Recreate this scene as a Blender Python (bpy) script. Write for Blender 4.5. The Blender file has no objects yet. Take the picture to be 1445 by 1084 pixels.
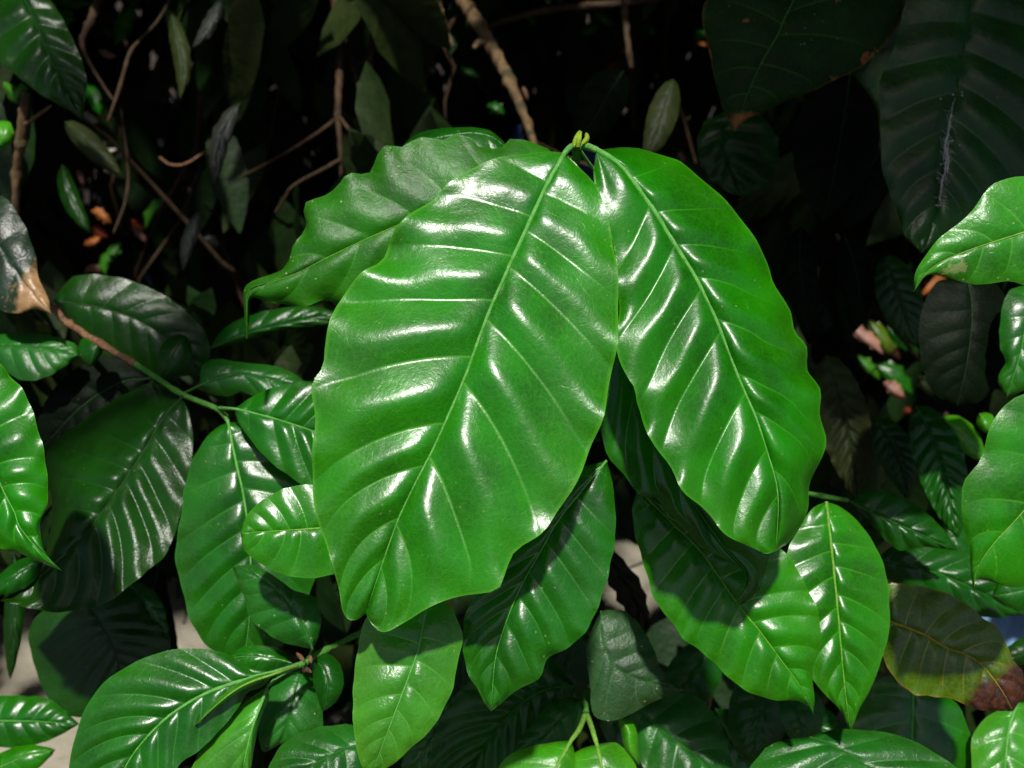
import bpy, math, random
from mathutils import Vector, noise
R = math.radians
random.seed(11)
col = bpy.context.scene.collection

# ------------------------------------------------------------------ camera frame (photo measured in 1445 x 1084 units)
CAM = Vector((0, 0, 1.25)); PITCH = 25.0
F = 1549.0; CX, CY = 722.5, 542.0
RT = Vector((1, 0, 0))
FW = Vector((0, math.cos(R(PITCH)), -math.sin(R(PITCH))))
UP = Vector((0, math.sin(R(PITCH)), math.cos(R(PITCH))))
def at(px, py, d):
    return CAM + RT * ((px - CX) / F * d) + UP * (-(py - CY) / F * d) + FW * d
def pix(w):
    v = w - CAM; d = v.dot(FW)
    if d < .02: return None
    return (CX + v.dot(RT) / d * F, CY - v.dot(UP) / d * F, d)
SUN_EL, SUN_AZ = 62.0, 2.0
SUN = Vector((math.sin(R(SUN_AZ)) * math.cos(R(SUN_EL)), -math.cos(R(SUN_AZ)) * math.cos(R(SUN_EL)), math.sin(R(SUN_EL))))
SU = SUN.cross(Vector((0, 0, 1))).normalized(); SV = SUN.cross(SU).normalized()
lit_pts = []; shade_pts = []

# ------------------------------------------------------------------ materials
def nodes(name):
    m = bpy.data.materials.new(name); m.use_nodes = True
    nt = m.node_tree; nt.nodes.clear()
    return m, nt, nt.nodes.new, nt.links.new
def ramp(N, L, src, stops):
    r = N('ShaderNodeValToRGB'); L(src, r.inputs[0])
    e = r.color_ramp.elements
    while len(e) < len(stops): e.new(.5)
    for i, (p, c) in enumerate(stops):
        e[i].position = p; e[i].color = (c, c, c, 1) if not isinstance(c, tuple) else (*c, 1)
    return r.outputs[0]
def mixc(N, L, fac, a, b, mode='MIX'):
    m = N('ShaderNodeMix'); m.data_type = 'RGBA'; m.blend_type = mode
    for s, v in ((m.inputs[0], fac), (m.inputs[6], a), (m.inputs[7], b)):
        if hasattr(v, 'links'): L(v, s)
        elif isinstance(v, tuple): s.default_value = (*v, 1)
        else: s.default_value = v
    return m.outputs[2]
def attr(N, name):
    a = N('ShaderNodeAttribute'); a.attribute_name = name; return a.outputs['Fac']
def noise_n(N, L, co, scale, detail=3, rough=.55, off=None):
    n = N('ShaderNodeTexNoise'); n.inputs['Scale'].default_value = scale
    n.inputs['Detail'].default_value = detail; n.inputs['Roughness'].default_value = rough
    L(co, n.inputs['Vector']); return n.outputs['Fac']
def math_n(N, L, op, a, b=None, clamp=False):
    m = N('ShaderNodeMath'); m.operation = op; m.use_clamp = clamp
    for i, v in enumerate((a, b)):
        if v is None: continue
        if hasattr(v, 'links'): L(v, m.inputs[i])
        else: m.inputs[i].default_value = v
    return m.outputs[0]

def leaf_mat(name, base, vein, rough=.3, trans=.18, tcol=None, dust=.3, crinkle=1.0, spec=.5, decay=None, blotch=0, edge=None, wax=0, rust=0):
    m, nt, N, L = nodes(name)
    out = N('ShaderNodeOutputMaterial'); P = N('ShaderNodeBsdfPrincipled')
    tc = N('ShaderNodeTexCoord'); co = tc.outputs['Object']
    oi = N('ShaderNodeObjectInfo')
    add = N('ShaderNodeVectorMath'); add.operation = 'ADD'
    cmb = N('ShaderNodeCombineXYZ'); L(oi.outputs['Random'], cmb.inputs[0]); L(oi.outputs['Random'], cmb.inputs[2])
    L(co, add.inputs[0]); L(cmb.outputs[0], add.inputs[1]); co = add.outputs[0]
    v, s, t = attr(N, 'vein'), attr(N, 's'), attr(N, 't')
    big = noise_n(N, L, co, 38, 2)
    lo = tuple(c * .62 for c in base); hi = tuple(min(1, c * 1.35) for c in base)
    c = mixc(N, L, ramp(N, L, big, [(.35, 0), (.68, 1)]), lo, hi)
    fine = noise_n(N, L, co, 260, 3, .65)
    c = mixc(N, L, math_n(N, L, 'MULTIPLY', ramp(N, L, fine, [(.45, 0), (.75, 1)]), .35), c, tuple(min(1, x * 1.4) for x in base))
    # yellower towards margin and tip, cooler and darker beside the midrib
    yl = math_n(N, L, 'ADD', math_n(N, L, 'MULTIPLY', math_n(N, L, 'POWER', t, 2.2), .55), math_n(N, L, 'MULTIPLY', math_n(N, L, 'POWER', s, 3.0), .45))
    yl = math_n(N, L, 'MULTIPLY', yl, ramp(N, L, noise_n(N, L, co, 24, 3), [(.3, .25), (.7, 1.0)]), True)
    c = mixc(N, L, yl, c, (base[0] * 1.5 + base[1] * .14, base[1] * 1.22, base[2] * .6))
    # fine net of tertiary veins
    vo = N('ShaderNodeTexVoronoi'); vo.feature = 'DISTANCE_TO_EDGE'; vo.inputs['Scale'].default_value = 420
    L(co, vo.inputs['Vector'])
    net = ramp(N, L, vo.outputs['Distance'], [(0.0, 1), (.16, 0)])
    c = mixc(N, L, math_n(N, L, 'MULTIPLY', net, .12), c, vein)
    v2 = N('ShaderNodeTexVoronoi'); v2.feature = 'DISTANCE_TO_EDGE'; v2.inputs['Scale'].default_value = 115
    wob = N('ShaderNodeVectorMath'); wob.operation = 'MULTIPLY_ADD'; nn = N('ShaderNodeTexNoise'); nn.inputs['Scale'].default_value = 90; L(co, nn.inputs['Vector'])
    L(nn.outputs['Color'], wob.inputs[0]); wob.inputs[1].default_value = (.012, .012, .012); L(co, wob.inputs[2]); L(wob.outputs[0], v2.inputs['Vector'])
    net2 = math_n(N, L, 'MULTIPLY', ramp(N, L, v2.outputs['Distance'], [(0.0, 1), (.05, 0)]), ramp(N, L, fine, [(.4, .2), (.6, 1)]))
    c = mixc(N, L, math_n(N, L, 'MULTIPLY', net2, .15), c, vein)
    vm = math_n(N, L, 'MULTIPLY', math_n(N, L, 'POWER', v, 1.6), .8)
    c = mixc(N, L, vm, c, vein)
    ec = edge or tuple(.5 * (a + b) for a, b in zip(base, vein))
    c = mixc(N, L, ramp(N, L, t, [(.965, 0), (1.0, .6)]), c, ec)
    rg = rough
    if blotch:
        bn = noise_n(N, L, co, 55, 5, .7)
        bm = ramp(N, L, bn, [(.60 - .06 * blotch, 0), (.63 - .06 * blotch, 1)])
        bm = math_n(N, L, 'MULTIPLY', bm, .75)
        c = mixc(N, L, bm, c, (.22, .25, .09))
    if decay:                                   # (start, softness, colour, colour2)
        st, sf, dc, dc2 = decay
        dn = math_n(N, L, 'ADD', s, math_n(N, L, 'MULTIPLY', math_n(N, L, 'SUBTRACT', noise_n(N, L, co, 32, 5, .65), .5), .55))
        dm = ramp(N, L, dn, [(st, 0), (min(.999, st + sf), 1)])
        dcc = mixc(N, L, ramp(N, L, fine, [(.4, 0), (.62, 1)]), dc, dc2)
        c = mixc(N, L, dm, c, dcc)
    if rust:
        rn = noise_n(N, L, co, 48, 4, .6)
        rm_ = ramp(N, L, math_n(N, L, 'ADD', rn, math_n(N, L, 'MULTIPLY', math_n(N, L, 'POWER', t, 6), .10)), [(.655, 0), (.67, 1)])
        c = mixc(N, L, rm_, c, mixc(N, L, fine, (.05, .02, .008), (.26, .11, .04)))
    # dust specks and tiny insect marks
    sp = N('ShaderNodeTexVoronoi'); sp.inputs['Scale'].default_value = 230; L(co, sp.inputs['Vector'])
    gate = ramp(N, L, noise_n(N, L, co, 70, 3), [(.56 - .1 * dust, 0), (.66 - .1 * dust, 1)])
    spk = math_n(N, L, 'MULTIPLY', ramp(N, L, sp.outputs['Distance'], [(.06, 1), (.13, 0)]), gate)
    spk = math_n(N, L, 'MULTIPLY', spk, min(1.0, .9 * (dust + .2)))
    c = mixc(N, L, spk, c, (.36, .36, .16))
    film = math_n(N, L, 'MULTIPLY', ramp(N, L, noise_n(N, L, co, 120, 2, .7), [(.42, 0), (.8, 1)]), .04 * dust)
    c = mixc(N, L, film, c, (.16, .32, .08))
    L(c, P.inputs['Base Color'])
    rr = math_n(N, L, 'ADD', math_n(N, L, 'MULTIPLY', noise_n(N, L, co, 190, 2, .7), .22), rough - .11)
    rr = math_n(N, L, 'ADD', rr, math_n(N, L, 'MULTIPLY', spk, .3))
    L(rr, P.inputs['Roughness'])
    P.inputs['Specular IOR Level'].default_value = spec
    if wax:
        P.inputs['Coat Weight'].default_value = wax; P.inputs['Coat Roughness'].default_value = .24
        b2 = N('ShaderNodeBump'); b2.inputs['Distance'].default_value = .0006 * crinkle; b2.inputs['Strength'].default_value = .5
        L(fine, b2.inputs['Height']); L(b2.outputs[0], P.inputs['Coat Normal'])
    # relief: leathery wrinkles
    w1 = noise_n(N, L, co, 300, 4, .62); w2 = noise_n(N, L, co, 1100, 1, .6)
    mp = N('ShaderNodeMapping'); mp.inputs['Scale'].default_value = (1, 1, 1); L(co, mp.inputs['Vector'])
    h = math_n(N, L, 'ADD', math_n(N, L, 'MULTIPLY', w1, .55), math_n(N, L, 'MULTIPLY', w2, .16))
    w3 = N('ShaderNodeTexNoise'); w3.inputs['Scale'].default_value = 85; w3.inputs['Detail'].default_value = 1; L(co, w3.inputs['Vector'])
    h = math_n(N, L, 'ADD', h, math_n(N, L, 'MULTIPLY', w3.outputs['Fac'], .7))
    h = math_n(N, L, 'SUBTRACT', h, math_n(N, L, 'MULTIPLY', net2, .09))
    b = N('ShaderNodeBump'); b.inputs['Distance'].default_value = .0011 * crinkle; b.inputs['Strength'].default_value = .55
    L(h, b.inputs['Height']); L(b.outputs[0], P.inputs['Normal'])
    tr = N('ShaderNodeBsdfTranslucent')
    tint = mixc(N, L, 1.0, c, tcol or (1.9, 1.7, .15), 'MULTIPLY')
    L(tint, tr.inputs['Color'])
    mx = N('ShaderNodeMixShader'); mx.inputs[0].default_value = trans
    L(P.outputs[0], mx.inputs[1]); L(tr.outputs[0], mx.inputs[2]); L(mx.outputs[0], out.inputs['Surface'])
    return m

M = {}
M['hero']  = leaf_mat('glossy_leaf_green', (.009, .185, .0003), (.10, .38, .02), .35, .26, dust=.3, crinkle=.85, spec=.38, edge=(.10, .40, .02), wax=.9)
M['hero2'] = leaf_mat('glossy_leaf_fresh_green', (.007, .165, .0003), (.05, .32, .008), .33, .26, dust=.4, crinkle=.6, spec=.35, edge=(.06, .34, .01), wax=.38)
M['sun']   = leaf_mat('leaf_bright_green', (.011, .185, .0003), (.08, .35, .01), .33, .26, dust=.25, crinkle=.7, spec=.38, wax=.6)
M['lime']  = leaf_mat('leaf_lime_green', (.03, .23, .003), (.16, .40, .04), .34, .22, dust=.1, crinkle=.6)
M['blot']  = leaf_mat('leaf_green_with_blotches', (.018, .20, .006), (.10, .36, .03), .32, .15, dust=.8, crinkle=.8, blotch=.25)
M['speck'] = leaf_mat('leaf_green_speckled', (.010, .12, .001), (.04, .22, .01), .44, .15, dust=1.1, crinkle=.9, spec=.35)
M['mid']   = leaf_mat('leaf_mid_green', (.004, .095, .001), (.03, .20, .01), .32, .12, dust=.25, crinkle=.8, spec=.45, wax=.5)
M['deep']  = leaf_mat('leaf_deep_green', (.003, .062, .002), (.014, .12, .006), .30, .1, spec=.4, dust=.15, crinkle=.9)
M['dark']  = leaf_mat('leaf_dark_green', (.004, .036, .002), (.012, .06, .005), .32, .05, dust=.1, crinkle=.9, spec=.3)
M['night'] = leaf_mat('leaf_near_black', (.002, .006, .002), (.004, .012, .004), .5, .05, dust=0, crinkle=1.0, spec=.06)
M['dusty'] = leaf_mat('leaf_dusty_grey_green', (.006, .09, .006), (.04, .18, .02), .36, .12, dust=.55, crinkle=1.1)
M['pale']  = leaf_mat('leaf_pale_sheen', (.034, .21, .012), (.10, .38, .04), .30, .2, dust=.3, crinkle=.8)
M['olive'] = leaf_mat('leaf_olive', (.022, .034, .008), (.05, .07, .02), .55, .25, dust=.3, crinkle=1.0, spec=.25)
M['grey']  = leaf_mat('leaf_withered_grey', (.025, .03, .027), (.04, .045, .04), .5, .1, dust=.5, crinkle=1.5)
M['tan']   = leaf_mat('leaf_dark_with_tan_tip', (.006, .022, .010), (.02, .05, .02), .36, .08, dust=.3, decay=(.66, .05, (.30, .17, .075), (.38, .23, .11)))
M['rusty'] = leaf_mat('leaf_dark_with_brown_edges', (.0025, .018, .002), (.02, .09, .006), .45, .06, dust=.3, spec=.08, rust=1, edge=(.12, .05, .015), decay=(.93, .05, (.16, .06, .02), (.22, .09, .03)))
M['yell']  = leaf_mat('leaf_turning_yellow_brown', (.034, .105, .001), (.34, .26, .015), .33, .15, wax=.4, dust=.3, edge=(.30, .12, .02), decay=(.72, .09, (.022, .008, .005), (.085, .028, .012)))
M['torn']  = leaf_mat('leaf_grey_brown_weathered', (.014, .06, .014), (.06, .13, .05), .45, .1, dust=1.0, crinkle=1.6, decay=(.99, .01, (.12, .09, .06), (.1, .08, .05)))
M['red']   = leaf_mat('leaf_coral_red', (.32, .04, .016), (.6, .2, .12), .5, .2, dust=.2, crinkle=1)
M['orange']= leaf_mat('leaf_orange_brown', (.34, .10, .018), (.5, .25, .05), .5, .2, dust=.2, crinkle=1)
M['pink']  = leaf_mat('leaf_pale_pink', (.34, .19, .155), (.7, .35, .3), .45, .2, dust=.2, crinkle=1)
M['white'] = leaf_mat('leaf_white_glint', (.34, .37, .33), (.7, .7, .6), .4, .2, dust=.2, crinkle=1)  # white put into the colour for pale highlights, also used for whitish scraps
M['fleck'] = leaf_mat('leaf_fleck_green', (.03, .17, .005), (.06, .22, .015), .4, .25, dust=.2, crinkle=1)
M['litter']= leaf_mat('leaf_dead_black', (.012, .008, .006), (.02, .012, .008), .6, .02, dust=.1, crinkle=2, spec=.2)
# background foliage: own tint per leaf
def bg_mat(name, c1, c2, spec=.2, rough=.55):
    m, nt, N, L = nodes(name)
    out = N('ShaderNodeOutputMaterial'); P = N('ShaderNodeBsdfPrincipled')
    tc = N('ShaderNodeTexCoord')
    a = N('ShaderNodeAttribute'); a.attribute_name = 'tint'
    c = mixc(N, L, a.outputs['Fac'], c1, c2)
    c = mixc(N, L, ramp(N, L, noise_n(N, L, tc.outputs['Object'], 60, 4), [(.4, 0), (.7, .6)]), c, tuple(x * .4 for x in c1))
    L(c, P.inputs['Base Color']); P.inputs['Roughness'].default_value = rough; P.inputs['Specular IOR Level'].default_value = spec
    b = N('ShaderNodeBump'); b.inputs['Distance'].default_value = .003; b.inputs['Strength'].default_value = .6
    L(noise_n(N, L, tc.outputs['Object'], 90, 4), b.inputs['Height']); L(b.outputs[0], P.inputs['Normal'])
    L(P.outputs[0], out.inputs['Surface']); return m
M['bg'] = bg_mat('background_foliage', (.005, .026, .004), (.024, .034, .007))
M['shadeleaf'] = bg_mat('shade_leaves', (.015, .06, .012), (.03, .09, .015))  # for the unseen leaves added overhead to block sun and sky

def wood_mat(name, c1, c2, c3, scale=90):
    m, nt, N, L = nodes(name)
    out = N('ShaderNodeOutputMaterial'); P = N('ShaderNodeBsdfPrincipled')
    tc = N('ShaderNodeTexCoord'); co = tc.outputs['Object']
    mp = N('ShaderNodeMapping'); mp.inputs['Scale'].default_value = (1, 1, .28); L(co, mp.inputs['Vector'])
    n1 = noise_n(N, L, mp.outputs[0], scale * 2.2, 6, .7)
    c = mixc(N, L, ramp(N, L, n1, [(.38, 0), (.62, 1)]), c1, c2)
    c = mixc(N, L, ramp(N, L, noise_n(N, L, co, scale * .6, 4), [(.5, 0), (.62, 1)]), c, c3)
    L(c, P.inputs['Base Color']); P.inputs['Roughness'].default_value = .75; P.inputs['Specular IOR Level'].default_value = .25
    b = N('ShaderNodeBump'); b.inputs['Distance'].default_value = .002; b.inputs['Strength'].default_value = .8
    L(n1, b.inputs['Height']); L(b.outputs[0], P.inputs['Normal']); L(P.outputs[0], out.inputs['Surface']); return m
M['bark'] = wood_mat('bark_brown', (.03, .018, .009), (.085, .05, .025), (.05, .034, .017))
M['barklit'] = wood_mat('bark_tan', (.08, .05, .022), (.18, .115, .055), (.05, .045, .02))
M['twigbrown'] = wood_mat('twig_reddish', (.12, .055, .028), (.26, .14, .07), (.08, .05, .03), 160)
M['stem'] = wood_mat('stem_green', (.05, .20, .02), (.10, .30, .05), (.06, .22, .03), 200)
M['rib'] = wood_mat('midrib_green', (.11, .36, .07), (.16, .44, .10), (.09, .32, .05), 300)
M['riblime'] = wood_mat('midrib_lime', (.13, .33, .03), (.24, .44, .07), (.14, .34, .04), 300)
M['ribdeep'] = wood_mat('midrib_deep', (.02, .12, .015), (.035, .16, .02), (.02, .10, .015), 300)
M['ribdark'] = wood_mat('midrib_dark', (.015, .05, .012), (.022, .06, .015), (.012, .04, .01), 300)
M['riborange'] = wood_mat('midrib_yellow', (.32, .24, .03), (.40, .32, .05), (.26, .18, .03), 300)
M['budm'] = wood_mat('bud_yellow_green', (.20, .38, .02), (.32, .48, .04), (.26, .34, .02), 300)

# ------------------------------------------------------------------ mesh helpers
ORI = {}
def link(name, verts, faces, mat, parent=None, origin=None, attrs=None, label=None, cat=None, group=None, kind=None, smooth=True):
    me = bpy.data.meshes.new(name)
    o0 = Vector(origin) if origin is not None else (ORI[parent.name] if parent else Vector((0, 0, 0)))
    me.from_pydata([tuple(v - o0) for v in verts], [], faces)
    if smooth: me.polygons.foreach_set('use_smooth', [True] * len(me.polygons))
    for k, vals in (attrs or {}).items():
        a = me.attributes.new(k, 'FLOAT', 'POINT'); a.data.foreach_set('value', vals)
    me.materials.append(mat); me.update()
    o = bpy.data.objects.new(name, me); col.objects.link(o)
    ORI[o.name] = o0
    if parent:
        o.parent = parent; o.location = o0 - ORI[parent.name]
    else: o.location = o0
    for k, v in (('label', label), ('category', cat), ('group', group), ('kind', kind)):
        if v: o[k] = v
    return o
def thing(name, loc, label, cat, group=None):
    o = bpy.data.objects.new(name, None); col.objects.link(o); o.location = loc; ORI[o.name] = Vector(loc)
    o.empty_display_size = .02
    o['label'] = label; o['category'] = cat
    if group: o['group'] = group
    return o
def cat_rom(pts, n):
    P = [Vector(p) for p in pts]
    P = [P[0] * 2 - P[1]] + P + [P[-1] * 2 - P[-2]]
    out = []
    for i in range(1, len(P) - 2):
        a, b, c, d = P[i - 1:i + 3]
        for k in range(n):
            u = k / n
            out.append(.5 * ((2 * b) + (c - a) * u + (2 * a - 5 * b + 4 * c - d) * u * u + (3 * b - a - 3 * c + d) * u ** 3))
    out.append(P[-2]); return out
class Curve:
    def __init__(s, pts, n=14):
        s.p = cat_rom(pts, n) if len(pts) > 2 else [Vector(p) for p in pts]
        s.l = [0.0]
        for a, b in zip(s.p, s.p[1:]): s.l.append(s.l[-1] + (b - a).length)
        s.L = s.l[-1]
    def __call__(s, u):
        u = min(max(u, 0), 1) * s.L
        lo, hi = 0, len(s.l) - 1
        while hi - lo > 1:
            m = (lo + hi) // 2
            if s.l[m] <= u: lo = m
            else: hi = m
        seg = s.l[hi] - s.l[lo]
        return s.p[lo].lerp(s.p[hi], (u - s.l[lo]) / seg if seg > 1e-9 else 0)
def tube_mesh(P, rad, sides=8, bump=0, seed=0, flat=1.0):
    verts, faces = [], []; n = len(P)
    ref = Vector((.13, .2, 1)).normalized(); T = None
    for i, p in enumerate(P):
        t = (P[min(i + 1, n - 1)] - P[max(i - 1, 0)]).normalized()
        if abs(t.dot(ref)) > .96: ref = Vector((1, .1, 0)).normalized()
        a = (ref - t * ref.dot(t)).normalized(); b = t.cross(a); ref = a
        for k in range(sides):
            an = 2 * math.pi * k / sides
            r = rad[i]
            if bump: r *= 1 + bump * noise.noise(Vector((math.cos(an) * 1.2, math.sin(an) * 1.2, i * .45 + seed)))
            verts.append(p + (a * math.cos(an) + b * math.sin(an)) * r)
    for i in range(n - 1):
        for k in range(sides):
            k2 = (k + 1) % sides
            faces.append((i * sides + k, i * sides + k2, (i + 1) * sides + k2, (i + 1) * sides + k))
    faces.append(tuple(range(sides))[::-1]); faces.append(tuple((n - 1) * sides + k for k in range(sides)))
    return verts, faces
def tube_px(name, pts, wpx, mat, parent=None, bump=0, n=8, nodes_at=(), **kw):
    """pts: (px,py,depth) centre line; wpx: widths in photo units along it"""
    C3 = cat_rom([tuple(at(*p)) for p in pts], n) if len(pts) > 2 else [at(*pts[0]).lerp(at(*pts[1]), k / n) for k in range(n + 1)]
    ds = cat_rom([(p[2], 0, 0) for p in pts], n) if len(pts) > 2 else [Vector((pts[0][2], 0, 0))] * (n + 1)
    m = len(C3); rad = []
    for i in range(m):
        u = i / (m - 1) * (len(wpx) - 1); j = min(int(u), len(wpx) - 2); w = wpx[j] + (wpx[j + 1] - wpx[j]) * (u - j)
        for q, s_ in nodes_at: w *= 1 + s_ * math.exp(-((i / (m - 1) - q) / .018) ** 2)
        rad.append(w / 2 / F * ds[i].x)
    v, f = tube_mesh(C3, rad, 9, bump, random.random() * 50)
    return link(name, v, f, M[mat], parent, origin=None if parent else C3[0], **kw)

def _pillow():
    sl = []
    for i in range(201):
        u = i / 200; q = min(1, max(0, (u - .40) / .26)); q = q * q * (3 - 2 * q)
        sl.append(1 - q * 2.3 - .35 * u)
    z, out = 0, []
    for v in sl: out.append(z); z += v / 200
    return [h - out[-1] * i / 200 for i, h in enumerate(out)]
PIL = _pillow()
def pillow(u):
    u = min(1, max(0, u)) * 200; i = min(199, int(u)); return PIL[i] + (PIL[i + 1] - PIL[i]) * (u - i)
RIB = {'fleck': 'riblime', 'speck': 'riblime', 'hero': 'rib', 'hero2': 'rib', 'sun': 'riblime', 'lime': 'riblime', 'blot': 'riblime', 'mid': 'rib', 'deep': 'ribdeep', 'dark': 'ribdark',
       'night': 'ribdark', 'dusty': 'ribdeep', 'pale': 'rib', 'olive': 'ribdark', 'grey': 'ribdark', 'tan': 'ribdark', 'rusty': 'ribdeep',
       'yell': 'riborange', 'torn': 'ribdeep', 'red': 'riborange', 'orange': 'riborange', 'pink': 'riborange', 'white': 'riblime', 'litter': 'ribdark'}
NTOP = [0]
def leaf(mid, A=None, B=None, w=None, label=None, mat='mid', d=.5, ky=.2, kx=0., fold=.004, bend=.005, amp=1., nv=8, va=None, vb=None,
         p=1.6, hi=0, parent=None, rm=4, lit=None, pet=None, wav=1.0, name='coffee_leaf', cat='leaf', group=None, plen=0, prof=(.62, .85), rib=True, twist=0, nocard=False):
    mc = Curve([(x, y, 0) for x, y in mid])
    if A is None:
        wa, wb = w
        pk = prof[0] / (prof[0] + prof[1]); mxv = pk ** prof[0] * (1 - pk) ** prof[1]
        def side(sg, wd):
            out = []
            for i in range(25):
                s = i / 24; q = mc(s); tg = (mc(min(1, s + .02)) - mc(max(0, s - .02))).normalized()
                nrm = Vector((tg.y, -tg.x, 0)) * sg
                out.append(q + nrm * wd * (s ** prof[0] * (1 - s) ** prof[1] / mxv if 0 < s < 1 else 0))
            return [tuple(x) for x in out]
        A, B = side(1, wa), side(-1, wb)
    else:
        A = [(x, y, 0) for x, y in A]; B = [(x, y, 0) for x, y in B]
    cA, cB = Curve(A, 8), Curve(B, 8)
    xc, yc = mc(.5).x, mc(.5).y
    seed = random.random() * 100
    Lm = mc.L / F * d
    wmax = max((cA(.5) - mc(.5)).length, (cB(.5) - mc(.5)).length, 8) / F * d
    def depth(x, y, s, t, sg, rel):
        dd = d * (1 + kx * (x - xc) / F + ky * (yc - y) / F) + bend * (2 * s - 1) ** 2 + (fold if not isinstance(fold, tuple) else fold[0 if sg > 0 else 1]) * t ** 1.9
        dd += twist * sg * t * (s - .3)
        return dd - rel
    verts, faces = [], []; av, as_, at_ = [], [], []
    cols = (30 if hi == 2 else 20 if hi == 1 else 11); sub = (10 if hi == 2 else 8 if hi == 1 else 5)
    for sg, cE, vl in ((1, cA, va), (-1, cB, vb)):
        if vl:
            sv = []
            for y in vl:
                if y <= 1: sv.append(y)
                else:
                    sv.append(min((i / 300 for i in range(301)), key=lambda q: abs(mc(q).y - y)))
            sv = sorted(sv)
        else:
            off = .0 if sg > 0 else .35 / nv
            sv = [min(.97, max(.01, (k + .45 + random.uniform(-.13, .13)) / nv * .96 + off)) for k in range(nv)]
        sv = [0.0] + [x for x in sv if x > .015] + [1.0]
        T_ = mc(.6) - mc(.4); s2 = 1 - (1 - .5) ** p
        E_ = cE(.5 * (s2 + .5)) - mc(.45); Pn = Vector((E_.y, -E_.x, 0))
        if Pn.dot(T_) > 0: Pn = -Pn
        flip = Pn.y > 0            # the broad flank of each pillow looks up to the sky
        rows = []
        eps = .035 if hi == 2 else .05
        for k in range(len(sv) - 1):
            a, b = sv[k], sv[k + 1]
            phs = [0, eps] + [eps + (1 - 2 * eps) * j / (sub - 2) for j in range(1, sub - 1)] 
            for ph in phs: rows.append((a + (b - a) * ph, ph, b - a, 1.0 if (ph == 0 and k > 0) else 0.0))
        rows.append((1.0, 0, sv[-1] - sv[-2], 0))
        base = len(verts)
        for s, ph, sp, vv in rows:
            for j in range(cols + 1):
                t = j / cols
                g = t ** 1.15
                se = s + (1 - (1 - s) ** p - s) * g
                m_ = mc(se); e_ = cE(se)
                tt = t
                q = m_.lerp(e_, tt)
                wl = (e_ - m_).length / F * d; wr = min(1, wl / (wmax + 1e-6))
                spr = min(sp, .16) * Lm
                # pillow between secondary veins, steeper on the side that faces the leaf base
                prf = pillow(1 - ph) if flip else pillow(ph)
                env = (1 - math.exp(-t / .08)) * (1 - .55 * t ** 3)
                rel = amp * .30 * spr * prf * env * (.35 + .65 * wr)
                rel += min(amp, 1.4) * .0022 * (Lm / .2) * (1 - math.exp(-t / .11)) * wr          # sunken midrib
                nz = noise.noise(Vector((s * 5 + seed, t * 2.2 * sg, seed)))
                rel += amp * .0022 * nz * t * (Lm / .2)
                # ruffled margin
                rf = math.sin(2 * math.pi * (se * (len(sv) - 1) * 1.02 + seed)) * .6 + noise.noise(Vector((se * 16, sg * 3, seed))) * .9
                rel += wav * .0024 * (Lm / .2) * rf * t ** 5 * math.sin(math.pi * min(1, max(0, se))) ** .5
                q2 = q.copy()
                if wav and (e_ - m_).length > 4:
                    dirn = (e_ - m_).normalized()
                    q2 += dirn * wav * 1.7 * (.4 + .6 * wr) * rf * t ** 8 * (mc.L / 500) ** .5 * (1 if 0.03 < se < .97 else 0)
                verts.append(at(q2.x, q2.y, depth(q2.x, q2.y, s, t, sg, rel)))
                av.append(vv * (1 - t ** 2) * (1 if wl > .002 else 0)); as_.append(se); at_.append(t)
        nr, nc = len(rows), cols + 1
        for i in range(nr - 1):
            for j in range(cols):
                a = base + i * nc + j
                f = (a, a + 1, a + nc + 1, a + nc)
                faces.append(f if sg > 0 else f[::-1])
    b0 = mid[0]; org = at(b0[0], b0[1], depth(b0[0], b0[1], 0, 0, 1, 0))
    # make the upper face look towards the camera
    c = verts[faces[len(faces) // 4][0]], verts[faces[len(faces) // 4][1]], verts[faces[len(faces) // 4][2]]
    if (c[1] - c[0]).cross(c[2] - c[0]).dot(CAM - c[0]) < 0: faces = [f[::-1] for f in faces]
    step = max(1, len(verts) // 70)
    if lit is True: lit_pts.extend(verts[::step])
    elif lit is False: shade_pts.extend(verts[::max(1, len(verts) // 30)])
    kw = {}
    if parent is None:
        kw = dict(label=label, cat=cat, group=group); NTOP[0] += 1
    elif label: kw = dict(label=label)
    o = link(name if parent is None else 'leaf', verts, faces, M[mat], parent, origin=org, attrs={'vein': av, 's': as_, 't': at_}, **kw)
    if rib:
        pts = []; rad = []
        if pet:
            q = Curve([(x, y, z * 1000) for x, y, z in pet] + [(b0[0], b0[1], depth(b0[0], b0[1], 0, 0, 1, 0) * 1000)])
            for i in range(8):
                c_ = q(i / 8); pts.append(at(c_.x, c_.y, c_.z / 1000)); rad.append(rm * (1.45 - .3 * i / 8) / 2 / F * d)
        n = 36 if hi else 18
        for i in range(n + 1):
            s = i / n * .985; c_ = mc(s)
            pts.append(at(c_.x, c_.y, depth(c_.x, c_.y, s, 0, 1, 0) - .0001))
            rad.append(max(.12, (1 - s) ** .8) * rm / 2 / F * d)
        v, f = tube_mesh(pts, rad, 8, .12, seed)
        link('midrib', v, f, M[RIB[mat]], o)
    return o

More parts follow.
